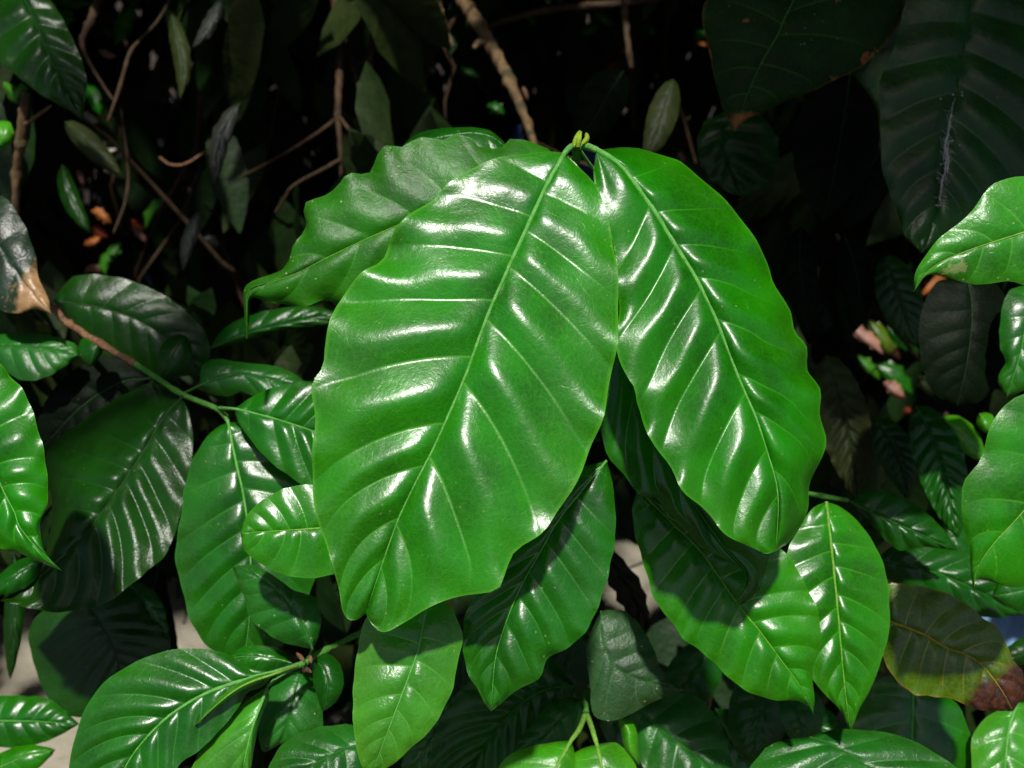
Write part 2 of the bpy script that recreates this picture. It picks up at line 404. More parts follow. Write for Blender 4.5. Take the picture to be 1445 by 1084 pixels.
# ================================================================== FRONT SPRIG (the four large leaves in the middle)
node = at(815, 204, .455)
S1 = thing('leafy_sprig', node, 'central sprig with two huge glossy bright green leaves below a tiny yellow bud', 'plant sprig')
leaf([(797,216),(770,264),(745,318),(722,368),(697,424),(680,466),(660,522),(632,588),(608,640),(582,690),(560,738),(538,800),(516,866)],
     A=[(797,216),(772,214),(735,218),(700,224),(662,240),(632,260),(612,280),(580,302),(552,335),(537,368),(510,386),(484,415),(468,450),(458,490),(455,518),(441,545),(444,590),(441,640),(440,690),(450,740),(468,790),(477,825),(482,858),(492,874),(504,874),(516,866)],
     B=[(797,216),(822,240),(842,262),(857,308),(867,350),(872,400),(873,450),(868,500),(862,540),(847,598),(832,640),(815,677),(790,720),(770,745),(747,763),(727,780),(713,808),(703,830),(688,836),(655,842),(622,850),(600,860),(570,880),(545,892),(528,885),(516,866)],
     va=[258,307,362,424,505,599,657,731,790], vb=[272,326,378,450,539,646,740,800], mat='hero', d=.405, ky=.14, kx=.055, fold=(.003,.001), bend=.010,
     p=1.55, hi=2, parent=S1, rm=7.5, lit=True, pet=[(815,205,.455),(806,207,.4555)], wav=1.4, amp=1.2)
leaf([(842,212),(872,230),(902,268),(926,302),(952,345),(981,391),(1012,455),(1040,528),(1066,588),(1085,645),(1098,700),(1095,778)],
     A=[(842,212),(870,209),(902,209),(940,222),(967,232),(1000,262),(1038,298),(1060,330),(1084,370),(1092,402),(1116,438),(1121,468),(1138,490),(1141,522),(1157,548),(1156,582),(1166,618),(1155,655),(1143,687),(1138,720),(1122,757),(1095,778)],
     B=[(842,212),(839,228),(841,262),(850,292),(864,340),(871,400),(872,450),(871,500),(884,530),(897,548),(901,575),(908,602),(938,648),(962,690),(988,714),(1018,748),(1050,768),(1078,781),(1095,778)],
     va=[252,300,347,391,450,528,580,664], vb=[290,346,409,468,556,635,700], mat='hero2', d=.432, ky=.12, kx=.05, fold=(.016, -.002), bend=.005,
     p=1.6, hi=2, parent=S1, rm=9, lit=True, pet=[(816,206,.455),(826,206,.4555)], wav=1.6, amp=1.15)
leaf([(786,222),(700,258),(620,294),(538,328),(469,360),(420,385),(372,402),(350,416),(349,478)],
     A=[(786,222),(763,204),(718,196),(708,207),(677,208),(666,196),(642,188),(626,198),(590,194),(566,208),(545,209),(531,222),(521,241),(504,246),(492,247),(476,263),(452,276),(434,283),(428,295),(431,322),(414,348),(403,376),(376,390),(345,405),(345,440),(347,478)],
     B=[(786,222),(770,250),(740,290),(700,330),(650,370),(600,400),(540,418),(478,427),(450,424),(429,432),(398,430),(370,424),(355,420),(352,445),(349,478)],
     mat='speck', d=.485, ky=.02, kx=.03, fold=.006, bend=.006, nv=8, p=1.5, hi=1, parent=S1, rm=2.5, lit=True, pet=[(813,208,.458)], wav=1.8, amp=.5,
     label='duller green leaf with specks and a drooping drip tip')
leaf([(838,240),(860,420),(900,560),(960,680),(1020,770),(1055,812),(1036,857)],
     A=[(838,240),(838,400),(842,520),(844,590),(857,640),(878,668),(905,700),(926,703),(940,728),(964,742),(984,768),(1012,784),(1040,800),(1054,818),(1036,857)],
     B=[(838,240),(900,400),(980,520),(1050,640),(1080,720),(1085,780),(1076,822),(1060,845),(1036,857)],
     mat='mid', d=.462, ky=.08, kx=.05, fold=.004, bend=.008, nv=9, hi=1, parent=S1, rm=4, pet=[(815,208,.458)], amp=.8,
     label='leaf in the shadow of the two large leaves')
tube_px('stem', [(815,203,.456),(813,225,.462),(810,250,.475),(822,420,.52),(828,600,.58)], [13,13,13,14], 'stem', S1, bump=.15, nodes_at=((.02,.3),))
def blade(pts, wd, d, parent, mat='budm', name='bud_scale', cup=.0015):
    mc = Curve([(x, y, 0) for x, y in pts]); V, Fc = [], []
    for i in range(13):
        s = i / 12; q = mc(s); tg = (mc(min(1, s + .05)) - mc(max(0, s - .05))).normalized(); n_ = Vector((tg.y, -tg.x, 0))
        ww = wd * (s ** .35 * (1 - s) ** .45 * 1.75 + .08)
        for j in range(7):
            t = j / 3 - 1; r = q + n_ * ww * t; V.append(at(r.x, r.y, d - cup * (1 - t * t) + .002 * s))
    for i in range(12):
        for j in range(6): a = i * 7 + j; Fc.append((a, a + 1, a + 8, a + 7))
    c = [V[k] for k in Fc[10][:3]]
    if (c[1] - c[0]).cross(c[2] - c[0]).dot(CAM - c[0]) < 0: Fc = [f[::-1] for f in Fc]
    return link(name, V, Fc, M[mat], parent)
bud = tube_px('bud', [(815,208,.4535),(817,196,.453),(820,186,.4535)], [7,8,3], 'budm', S1, bump=.2)
blade([(810,208),(812,198),(819,184)], 3.2, .4520, bud)
blade([(821,204),(828,196),(827,187)], 3.4, .4515, bud)

# ================================================================== LEAVES AROUND THE FRONT SPRIG, each its own
def L1(label, mid, **k): return leaf(mid, label=label, **k)
L1('bright green leaf half in shadow, hanging directly below the tip of the right-hand large leaf',
   [(900,690),(950,740),(990,780),(1042,854),(1073,892),(1101,930),(1132,972),(1148,1008)],
   A=[(900,690),(960,686),(1040,712),(1108,780),(1124,800),(1136,826),(1150,852),(1159,892),(1156,920),(1147,945),(1149,985),(1148,1008)],
   B=[(900,690),(893,712),(894,745),(905,785),(917,825),(926,850),(946,876),(966,903),(990,920),(1014,942),(1040,966),(1066,981),(1094,988),(1124,989),(1139,996),(1148,1008)],
   mat='sun', d=.482, ky=.14, kx=.02, fold=.004, nv=10, hi=1, rm=4, lit=True, amp=1.2, p=1.3)
L1('upright bright green pointed leaf with white sheen, right of the half-shadowed leaf',
   [(1166,708),(1170,744),(1176,799),(1182,861),(1187,917),(1194,986),(1201,1031)],
   A=[(1166,708),(1187,716),(1215,741),(1239,778),(1251,813),(1255,847),(1255,889),(1246,924),(1232,965),(1215,996),(1207,1015),(1201,1031)],
   B=[(1166,708),(1146,718),(1128,745),(1111,778),(1108,820),(1118,880),(1138,940),(1155,970),(1183,999),(1194,1018),(1201,1031)],
   mat='sun', d=.500, ky=.14, kx=.18, fold=.002, nv=8, hi=1, rm=5, lit=True, amp=1.15, wav=.5)
L1('deep green leaf pointing down from under the biggest leaf, left of the pale gap',
   [(856,650),(791,730),(763,778),(732,834),(708,896),(698,937),(693,1004)],
   A=[(856,650),(864,680),(868,720),(868,760),(862,795),(850,840),(832,882),(808,910),(774,930),(760,958),(732,972),(710,990),(693,1004)],
   B=[(856,650),(800,670),(740,740),(700,800),(668,845),(655,875),(653,903),(658,944),(673,972),(684,992),(693,1004)],
   mat='mid', d=.432, ky=.10, kx=-.05, fold=.003, nv=9, hi=1, rm=4, lit=True, amp=1.2)
L1('pale silvery green leaf hanging straight below the tip of the biggest leaf',
   [(605,850),(600,868),(590,917),(573,965),(552,1020),(525,1090)],
   A=[(605,850),(630,850),(648,880),(653,905),(646,932),(639,972),(621,1010),(604,1034),(573,1062),(550,1082),(525,1090)],
   B=[(605,850),(560,850),(520,868),(508,900),(499,960),(498,1000),(500,1038),(510,1080),(525,1090)],
   mat='pale', d=.419, ky=.14, kx=.05, fold=.003, nv=7, hi=1, rm=4, lit=True, amp=.7, wav=.7)
L1('small round-tipped leaf with white stripes of sheen poking out left of the biggest leaf',
   [(500,742),(457,745),(415,748),(380,750),(339,752)],
   A=[(500,742),(480,700),(455,686),(430,684),(400,690),(370,706),(348,728),(339,752)],
   B=[(500,742),(500,800),(472,810),(440,816),(405,812),(370,797),(345,776),(339,752)],
   mat='sun', d=.455, ky=.12, kx=.06, fold=.002, bend=.002, nv=6, hi=1, rm=4, lit=True, amp=1.0, p=1.5, wav=.6)
# left edge
L1('glossy bright green leaf entering at the left edge with its tip pointing down right',
   [(-60,540),(-25,610),(0,682),(20,722),(28,744),(52,773),(88,806)],
   A=[(-60,540),(-30,500),(0,513),(20,537),(38,561),(52,599),(62,637),(68,682),(66,715),(57,737),(59,764),(68,785),(88,806)],
   B=[(-60,540),(-80,620),(-60,720),(-30,765),(0,773),(21,778),(52,792),(88,806)],
   mat='hero2', d=.44, ky=.14, kx=.05, nv=8, hi=1, rm=4, lit=True, amp=1.25, wav=1.6)
# right edge
L1('bright green leaf with tan blotches at the upper right edge above a black leaf',
   [(1560,300),(1500,312),(1445,328),(1360,356),(1315,378),(1289,412)],
   A=[(1560,300),(1500,255),(1445,249),(1409,256),(1391,270),(1365,305),(1326,336),(1305,362),(1292,385),(1289,412)],
   B=[(1560,300),(1540,380),(1480,402),(1445,402),(1423,397),(1381,402),(1360,398),(1329,390),(1312,388),(1300,396),(1289,412)],
   mat='blot', d=.42, ky=-.06, kx=.1, fold=.003, nv=6, hi=1, rm=4, lit=True, amp=.6, wav=.4)
L1('plain bright yellow-green leaf cut off by the lower right edge, its small tip curled',
   [(1570,560),(1500,650),(1443,723),(1400,770),(1378,806),(1375,838)],
   A=[(1570,560),(1500,540),(1445,556),(1419,571),(1402,592),(1391,623),(1381,654),(1360,679),(1357,705),(1360,744),(1368,778),(1370,813),(1375,838)],
   B=[(1570,560),(1570,700),(1520,810),(1445,828),(1422,828),(1395,820),(1376,818),(1375,838)],
   mat='sun', d=.43, ky=-.08, kx=.1, fold=.004, nv=6, hi=1, rm=4, lit=True, amp=.5, wav=.7)
L1('yellowing leaf with an orange upper rim and a scorched brown end, lower right',
   [(1236,868),(1258,878),(1277,885),(1305,896),(1333,913),(1360,923),(1385,938),(1412,972),(1430,1004)],
   A=[(1236,868),(1240,835),(1256,823),(1277,825),(1312,830),(1346,842),(1371,858),(1391,875),(1409,886),(1419,906),(1429,930),(1443,948),(1446,975),(1430,1004)],
   B=[(1236,868),(1238,905),(1248,931),(1256,948),(1270,965),(1288,979),(1308,982),(1343,986),(1374,1000),(1405,1003),(1430,1004)],
   mat='yell', d=.512, ky=.16, kx=-.05, nv=8, hi=1, rm=5, lit=True, amp=1.0, wav=1.2)
L1('weathered grey-green leaf with a brown torn left part and sharp pale tip',
   [(848,862),(850,900),(868,940),(905,960),(968,974)],
   A=[(848,862),(880,862),(905,885),(922,915),(933,945),(950,965),(968,974)],
   B=[(848,862),(828,910),(832,960),(836,1005),(850,1016),(875,1015),(900,1002),(945,980),(968,974)],
   mat='torn', d=.53, ky=.1, kx=.1, nv=6, hi=1, rm=2.5, amp=.6, lit=None, wav=1.5)

# ================================================================== LEFT SPRIG
S2 = thing('leafy_sprig', at(322, 588, .565), 'left sprig with a brown-to-green diagonal twig carrying large dark ribbed leaves', 'plant sprig')
tube_px('twig', [(40,412,.66),(74,433,.64),(97,457,.63),(145,487,.61),(192,515,.60)], [8,9,10,11,10], 'twigbrown', S2, bump=.5, nodes_at=((.5,.4),(.98,.5)))
tube_px('stem', [(190,513,.60),(221,533,.59),(256,556,.58),(304,576,.57),(320,590,.565)], [9,8,8,8,7], 'stem', S2, bump=.2, nodes_at=((.45,.4),(.97,.3)))
leaf([(256,562),(230,590),(200,642),(150,715),(110,765),(60,812),(0,848)],
     A=[(256,562),(215,540),(138,578),(95,610),(68,634),(64,665),(74,720),(62,785),(30,822),(0,848)],
     B=[(256,562),(266,580),(272,615),(270,660),(262,700),(254,730),(240,771),(225,792),(204,809),(183,827),(156,847),(131,858),(83,864),(41,858),(0,848)],
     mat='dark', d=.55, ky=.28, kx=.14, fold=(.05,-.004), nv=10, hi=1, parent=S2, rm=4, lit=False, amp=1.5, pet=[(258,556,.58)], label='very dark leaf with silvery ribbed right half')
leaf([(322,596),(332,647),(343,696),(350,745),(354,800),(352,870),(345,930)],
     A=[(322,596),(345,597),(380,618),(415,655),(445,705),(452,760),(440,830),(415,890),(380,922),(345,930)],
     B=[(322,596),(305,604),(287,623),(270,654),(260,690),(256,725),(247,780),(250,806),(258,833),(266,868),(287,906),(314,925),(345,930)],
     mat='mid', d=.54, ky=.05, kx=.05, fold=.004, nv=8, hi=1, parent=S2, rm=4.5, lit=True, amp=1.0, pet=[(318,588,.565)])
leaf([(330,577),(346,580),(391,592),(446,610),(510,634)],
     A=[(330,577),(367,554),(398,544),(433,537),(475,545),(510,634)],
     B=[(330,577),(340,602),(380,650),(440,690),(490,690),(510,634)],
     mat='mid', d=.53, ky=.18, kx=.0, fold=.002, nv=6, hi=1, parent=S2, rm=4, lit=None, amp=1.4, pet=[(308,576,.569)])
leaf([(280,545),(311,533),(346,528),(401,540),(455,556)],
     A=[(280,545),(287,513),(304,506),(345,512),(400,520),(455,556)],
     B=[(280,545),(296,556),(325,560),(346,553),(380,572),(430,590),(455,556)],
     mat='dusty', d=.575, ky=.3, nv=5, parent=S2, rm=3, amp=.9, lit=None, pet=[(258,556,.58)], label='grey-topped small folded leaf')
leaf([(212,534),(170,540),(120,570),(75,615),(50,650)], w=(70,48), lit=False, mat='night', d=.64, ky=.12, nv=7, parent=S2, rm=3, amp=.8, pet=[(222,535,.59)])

# ================================================================== LOWER LEFT SPRIG
S3 = thing('leafy_sprig', at(430, 936, .50), 'lower left sprig with lime petioles and a brown scaly node on a yellowish twig', 'plant sprig')
tube_px('stem', [(428,940,.50),(440,928,.50),(470,912,.51),(511,892,.53),(560,862,.56),(640,800,.62)], [8,9,8,9,10,10], 'stem', S3, bump=.35, nodes_at=((.02,.5),(.34,.4)))
for q in ((424,930,418,920),(436,932,440,920),(430,944,440,950),(424,940,430,950)):
    blade([(q[0]+4,q[1]+4),(q[0]+2,q[1]),(q[2],q[3])], 3.2, .497, S3, 'twigbrown', 'node_scale')
leaf([(387,949),(346,959),(294,977),(259,996),(232,1016),(205,1043),(183,1072),(150,1130)],
     A=[(387,949),(353,942),(322,923),(277,915),(239,918),(208,927),(173,944),(140,970),(118,1005),(106,1041),(97,1084),(110,1120),(150,1130)],
     B=[(387,949),(372,968),(349,978),(335,1000),(311,1030),(280,1060),(256,1076),(220,1120),(150,1130)],
     mat='mid', d=.475, ky=.22, kx=-.05, fold=.002, nv=8, hi=1, parent=S3, rm=7, lit=True, amp=1.15, pet=[(429,936,.498),(410,943,.49)], wav=.6, p=1.7)
leaf([(378,968),(366,1000),(354,1035),(339,1100)],
     A=[(378,968),(352,986),(320,1014),(294,1041),(278,1068),(272,1100),(339,1130),(339,1100)], B=[(378,968),(380,985),(366,1020),(354,1084),(350,1120),(339,1100)],
     mat='pale', d=.478, ky=.2, kx=.1, nv=5, hi=1, parent=S3, rm=5, lit=True, amp=.6, pet=[(418,940,.494),(392,955,.485)])
leaf([(396,948),(346,966),(311,990),(275,1024)], w=(5,6), mat='lime', d=.468, ky=.2, nv=3, parent=S3, rm=4, lit=True, amp=.3, wav=0, pet=[(425,938,.497)], label='narrow lime folded young leaf')
leaf([(441,916),(432,893),(410,858),(385,830),(352,808),(328,800)],
     A=[(441,916),(450,896),(453,872),(446,844),(415,833),(381,809),(356,797),(328,800)],
     B=[(441,916),(430,914),(398,906),(374,892),(353,872),(346,847),(336,823),(328,800)],
     mat='dusty', d=.49, ky=.25, kx=-.1, nv=6, hi=1, parent=S3, rm=4, lit=None, amp=.9, pet=[(434,930,.499),(439,922,.497)], label='dusty grey-green leaf pointing up left')
leaf([(436,932),(452,938),(460,952),(462,975),(456,1004)], w=(24,20), mat='deep', d=.496, ky=.2, nv=4, parent=S3, rm=2.5, lit=True, amp=.8)
leaf([(425,944),(418,970),(412,996),(396,1050)],
     A=[(425,944),(445,960),(455,1000),(452,1035),(425,1055),(396,1050)], B=[(425,944),(400,950),(380,975),(366,1020),(370,1060),(396,1050)],
     mat='dusty', d=.51, ky=.25, kx=.1, nv=5, hi=1, parent=S3, rm=3, lit=None, amp=.6)
leaf([(412,936),(390,930),(350,926),(318,930)],
     A=[(412,936),(400,918),(370,911),(340,914),(318,930)], B=[(412,936),(390,950),(350,955),(318,930)], mat='mid', d=.503, ky=.25, nv=4, parent=S3, rm=2, lit=True, amp=.9)

# ================================================================== BOTTOM CENTRE SPRIG
S4 = thing('leafy_sprig', at(826, 1004, .54), 'bottom centre sprig of lime leaves forking from a short green stem', 'plant sprig')
tube_px('stem', [(828,975,.575),(828,1000,.545),(826,1012,.54)], [9,10,9], 'stem', S4, bump=.3, nodes_at=((.8,.4),))
leaf([(806,1045),(780,1090),(740,1140)], A=[(806,1045),(770,1049),(725,1062),(700,1090),(700,1140),(740,1140)], B=[(806,1045),(812,1075),(800,1120),(740,1140)],
     mat='lime', d=.50, ky=.3, nv=4, hi=1, parent=S4, rm=6, lit=True, amp=.6, pet=[(826,1008,.54),(818,1028,.52)])
leaf([(842,1050),(850,1090),(850,1140)], A=[(842,1050),(868,1048),(885,1062),(900,1090),(900,1140),(850,1140)], B=[(842,1050),(815,1060),(785,1088),(790,1140),(850,1140)],
     mat='lime', d=.505, ky=.3, nv=4, hi=1, parent=S4, rm=6, lit=True, amp=.6, pet=[(828,1008,.54),(836,1030,.52)])
leaf([(820,988),(795,1010),(765,1040),(722,1068)], w=(34,26), mat='dusty', d=.56, ky=.3, nv=5, hi=1, parent=S4, rm=3, lit=None, amp=.9, label='blotchy dark leaf')
leaf([(872,1010),(886,1030),(890,1055),(902,1080)], w=(12,10), mat='lime', d=.54, ky=.1, nv=4, parent=S4, rm=2, lit=True, amp=.4)

# ================================================================== RIGHT SPRIG
S5 = thing('leafy_sprig', at(1142, 697, .56), 'small right sprig with a thin green stem and one dark leaf with a bluish tip', 'plant sprig')
tube_px('stem', [(1120,690,.57),(1142,697,.56),(1166,701,.555),(1196,706,.56)], [7,7,8,6], 'stem', S5, bump=.2, nodes_at=((.6,.5),))
leaf([(1196,706),(1240,728),(1290,750),(1352,778)],
     A=[(1196,706),(1228,692),(1268,698),(1305,722),(1332,748),(1352,778)], B=[(1196,706),(1215,724),(1240,752),(1268,776),(1305,772),(1352,778)],
     mat='deep', d=.57, ky=.22, nv=6, hi=1, parent=S5, rm=4, amp=1.0, lit=None)

# ================================================================== SINGLE LEAVES, LOWER BAND
L1('broad bluish leaf lying across the bottom edge below the upright pointed leaf',
   [(1142,1040),(1175,1052),(1215,1075),(1290,1130)], A=[(1142,1040),(1175,1030),(1215,1030),(1265,1037),(1315,1060),(1360,1100),(1290,1130)],
   B=[(1142,1040),(1100,1046),(1075,1062),(1060,1100),(1150,1150),(1290,1130)], mat='dusty', d=.51, ky=.5, nv=5, hi=1, rm=3, lit=True, amp=1.3)
L1('large leaf with pebbled left half and vertical pale midrib under the scorched leaf',
   [(1289,950),(1288,1000),(1287,1050),(1288,1160)], A=[(1289,950),(1330,975),(1355,1000),(1370,1040),(1380,1084),(1370,1130),(1288,1160)],
   B=[(1289,950),(1240,958),(1215,985),(1200,1030),(1195,1084),(1220,1140),(1288,1160)], mat='mid', d=.585, ky=.2, kx=.05, nv=5, hi=1, rm=5, lit=True, amp=1.0)
L1('leaf in the bottom right corner with a strong white sheen beside its midrib',
   [(1436,990),(1426,1020),(1420,1060),(1415,1150)], A=[(1436,990),(1470,1000),(1500,1060),(1490,1140),(1415,1150)], B=[(1436,990),(1395,1010),(1372,1040),(1372,1084),(1380,1140),(1415,1150)],
   mat='pale', d=.575, ky=.32, nv=5, hi=1, rm=5, lit=True, amp=1.0)
L1('dull green leaf at the bottom edge right of the sharp-tipped weathered leaf',
   [(880,985),(945,1040),(985,1070),(1050,1140)], A=[(880,985),(935,975),(985,985),(1015,1020),(1035,1084),(1050,1140)], B=[(880,985),(885,1030),(910,1084),(960,1130),(1050,1140)],
   mat='dusty', d=.56, ky=.42, nv=6, hi=1, rm=4, lit=None, amp=.9)
L1('dark leaf pointing straight down at the bottom edge between two dull green leaves',
   [(1070,950),(1072,1000),(1066,1040),(1060,1080)], A=[(1070,950),(1100,965),(1114,1000),(1105,1040),(1078,1068),(1060,1080)], B=[(1070,950),(1040,965),(1028,1000),(1032,1045),(1045,1068),(1060,1080)],
   mat='deep', d=.60, ky=.2, nv=6, rm=3, amp=.9)
L1('curled pale grey-green leaf behind the tip of the upright pointed leaf',
   [(1120,975),(1125,1005),(1132,1030),(1120,1056)], A=[(1120,975),(1150,975),(1162,1000),(1155,1035),(1120,1056)], B=[(1120,975),(1100,985),(1104,1020),(1118,1045),(1120,1056)],
   mat='dusty', d=.56, ky=.35, kx=.2, nv=4, rm=2, amp=1.0)
L1('broad dark leaf with bluish right half filling the bottom edge left of centre',
   [(812,968),(775,972),(742,988),(708,1022),(660,1090)], A=[(812,968),(770,925),(720,925),(670,955),(630,1000),(610,1050),(612,1100),(660,1090)], B=[(812,968),(800,1010),(770,1050),(730,1100),(700,1130),(660,1090)],
   mat='deep', d=.575, ky=.2, kx=.1, nv=9, hi=1, rm=4, amp=1.3)
L1('silvery grey leaf cut off by the bottom edge beside the pale hanging leaf',
   [(530,1050),(490,1056),(455,1072),(390,1110)], A=[(530,1050),(500,1024),(455,1026),(410,1042),(385,1070),(370,1120),(390,1110)], B=[(530,1050),(520,1084),(480,1120),(430,1130),(390,1110)],
   mat='dusty', d=.495, ky=.5, nv=6, hi=1, rm=3, lit=True, amp=.9)
L1('dark olive leaf with fine ribs in the lower left, above the pale ground gap',
   [(110,838),(135,870),(160,915),(178,980)], A=[(110,838),(75,850),(42,885),(46,930),(68,985),(105,1012),(140,1005),(178,980)], B=[(110,838),(160,825),(190,835),(210,870),(240,905),(225,960),(178,980)],
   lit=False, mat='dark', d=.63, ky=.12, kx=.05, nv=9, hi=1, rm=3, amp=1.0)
L1('strip-like green leaf edge beside the olive ribbed leaf at the lower left',
   [(178,822),(205,850),(222,885),(240,915)], w=(20,18), mat='mid', d=.64, ky=.05, nv=6, rm=2, amp=.6)
L1('dull green leaf near the left edge pointing right over the beige ground',
   [(-40,1015),(0,1017),(50,1018),(112,1022)], A=[(-40,1015),(-10,985),(30,982),(68,986),(92,1003),(112,1022)], B=[(-40,1015),(-20,1045),(5,1055),(45,1052),(80,1040),(112,1022)],
   mat='mid', d=.62, ky=.25, nv=6, hi=1, rm=2.5, amp=.9)
L1('yellowish green leaf in the very bottom left corner', [(-30,1100),(10,1078),(40,1066),(78,1058)], w=(18,30), mat='sun', d=.60, ky=.2, nv=4, rm=2, amp=.5, lit=None)
L1('narrow upright leaf at the left edge above the beige ground', [(20,780),(22,830),(18,880),(14,960)], w=(16,14), mat='dark', d=.63, ky=.1, nv=5, rm=3, amp=.7)
L1('small dark leaf tucked under the tip of the left edge leaf', [(60,790),(40,800),(18,815),(-20,840)], w=(22,16), mat='deep', d=.53, ky=.3, nv=4, rm=2, amp=.8)
L1('shrivelled black leaf hanging beside the pale ground gap', [(850,770),(868,800),(890,835),(902,868),(890,905)], w=(18,22), mat='litter', d=.62, ky=.1, nv=5, rm=3, amp=3.0, wav=5)
L1('bluish dark leaf behind the scorched leaf, lower right', [(1236,790),(1290,800),(1350,820),(1445,868)], A=[(1236,790),(1262,770),(1310,768),(1370,780),(1445,800),(1445,868)], B=[(1236,790),(1250,815),(1300,840),(1380,870),(1445,868)],
   mat='deep', d=.60, ky=.2, nv=6, hi=1, rm=3, amp=.9)
L1('flat mid green leaf at the right edge beneath the yellow-green leaf', [(1480,830),(1440,835),(1400,842)], w=(28,40), mat='mid', d=.55, ky=.1, nv=4, rm=2, amp=.5)
L1('thin leaf blade at the right edge beside the light blue cloth', [(1470,905),(1440,925),(1405,930)], w=(14,22), mat='dark', d=.62, ky=.1, nv=4, rm=2, amp=.5)

L1('shaded green leaf behind the half-shadowed leaf, pointing down left', [(1010,900),(985,940),(960,985),(945,1050)], w=(40,36), mat='deep', d=.66, ky=.15, nv=7, hi=1, rm=3, amp=1.0)
L1('dim leaf in the gap behind the weathered leaf and the deep green pointing leaf', [(815,880),(800,930),(790,980),(800,1040)], w=(40,34), mat='dark', d=.68, ky=.15, nv=7, rm=3, amp=1.0)
L1('dim leaf in the gap between the two small sprigs near the bottom edge', [(640,900),(650,950),(640,1000),(620,1060)], w=(34,30), mat='dark', d=.66, ky=.15, nv=7, rm=3, amp=1.0)
L1('dark leaf filling the gap left of the shadowed downward big leaf, under the brown twig', [(225,800),(215,840),(225,880),(250,930)], w=(24,30), mat='night', d=.70, ky=.1, nv=6, rm=2, amp=.8)
L1('dim green leaf under the right end of the small right sprig', [(1330,735),(1345,770),(1350,800),(1340,850)], w=(34,30), mat='deep', d=.66, ky=.15, nv=6, rm=3, amp=1.0)
L1('glossy green leaf low between the half-shadowed leaf and the bottom edge', [(1095,985),(1130,1010),(1170,1035),(1215,1045)], w=(30,34), mat='mid', d=.60, ky=.3, nv=6, hi=1, rm=3, amp=1.0)
L1('mid green leaf between the pale hanging leaf and broad dark leaf at the bottom', [(640,985),(625,1020),(600,1060),(570,1110)], w=(30,34), mat='mid', d=.60, ky=.2, nv=6, hi=1, rm=3, amp=1.0)
L1('mid green leaf behind the lime fork at the bottom centre, pointing right', [(850,1000),(890,1030),(930,1060),(985,1100)], w=(30,40), mat='mid', d=.60, ky=.3, nv=6, hi=1, rm=3, amp=1.0)
L1('mid green leaf at the bottom edge right of the dark downward leaf', [(1010,1000),(1030,1040),(1060,1080),(1090,1130)], w=(36,30), mat='mid', d=.62, ky=.3, nv=6, hi=1, rm=3, amp=1.0)
# ================================================================== SINGLE LEAVES, LEFT MIDDLE
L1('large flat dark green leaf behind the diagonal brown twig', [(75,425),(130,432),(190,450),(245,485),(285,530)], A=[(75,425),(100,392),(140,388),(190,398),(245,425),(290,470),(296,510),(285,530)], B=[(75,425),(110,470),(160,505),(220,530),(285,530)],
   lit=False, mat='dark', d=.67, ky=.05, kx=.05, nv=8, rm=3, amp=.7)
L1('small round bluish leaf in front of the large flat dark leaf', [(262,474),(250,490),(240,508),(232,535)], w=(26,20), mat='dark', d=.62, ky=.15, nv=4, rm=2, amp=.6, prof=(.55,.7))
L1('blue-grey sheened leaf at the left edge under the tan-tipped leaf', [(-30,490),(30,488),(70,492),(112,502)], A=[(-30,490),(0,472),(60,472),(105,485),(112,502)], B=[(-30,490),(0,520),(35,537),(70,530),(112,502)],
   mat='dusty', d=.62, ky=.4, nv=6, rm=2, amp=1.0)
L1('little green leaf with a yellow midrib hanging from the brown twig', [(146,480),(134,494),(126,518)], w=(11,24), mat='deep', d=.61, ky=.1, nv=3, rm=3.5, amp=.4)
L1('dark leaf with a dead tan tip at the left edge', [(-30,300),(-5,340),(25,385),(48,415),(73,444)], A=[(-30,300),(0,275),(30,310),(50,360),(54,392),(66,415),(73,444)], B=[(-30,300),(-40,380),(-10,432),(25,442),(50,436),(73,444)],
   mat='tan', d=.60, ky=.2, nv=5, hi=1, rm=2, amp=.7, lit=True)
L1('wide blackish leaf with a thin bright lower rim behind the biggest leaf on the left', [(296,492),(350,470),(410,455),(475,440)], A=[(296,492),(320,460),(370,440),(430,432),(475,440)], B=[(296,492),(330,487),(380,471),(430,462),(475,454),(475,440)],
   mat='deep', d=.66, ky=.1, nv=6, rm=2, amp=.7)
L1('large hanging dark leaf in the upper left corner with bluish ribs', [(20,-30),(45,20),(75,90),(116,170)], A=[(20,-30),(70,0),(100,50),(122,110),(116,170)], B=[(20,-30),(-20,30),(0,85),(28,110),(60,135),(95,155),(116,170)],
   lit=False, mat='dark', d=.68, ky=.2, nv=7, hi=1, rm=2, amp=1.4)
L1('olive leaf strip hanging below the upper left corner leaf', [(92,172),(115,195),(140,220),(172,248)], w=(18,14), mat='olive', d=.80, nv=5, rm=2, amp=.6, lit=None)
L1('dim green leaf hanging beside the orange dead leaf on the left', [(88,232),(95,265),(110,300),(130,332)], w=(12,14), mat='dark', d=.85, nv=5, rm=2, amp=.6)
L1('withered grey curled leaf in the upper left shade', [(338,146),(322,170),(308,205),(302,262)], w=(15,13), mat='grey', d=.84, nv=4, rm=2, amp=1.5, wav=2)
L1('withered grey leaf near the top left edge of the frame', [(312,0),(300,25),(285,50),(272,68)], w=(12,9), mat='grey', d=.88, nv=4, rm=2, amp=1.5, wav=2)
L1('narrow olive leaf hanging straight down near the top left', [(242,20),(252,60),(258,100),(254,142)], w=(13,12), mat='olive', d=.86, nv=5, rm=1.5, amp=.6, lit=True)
L1('thin grey-green leaf above the large flat dark leaf', [(282,296),(270,325),(262,350),(258,385)], w=(12,9), mat='grey', d=.82, nv=4, rm=1.5, amp=1.2)

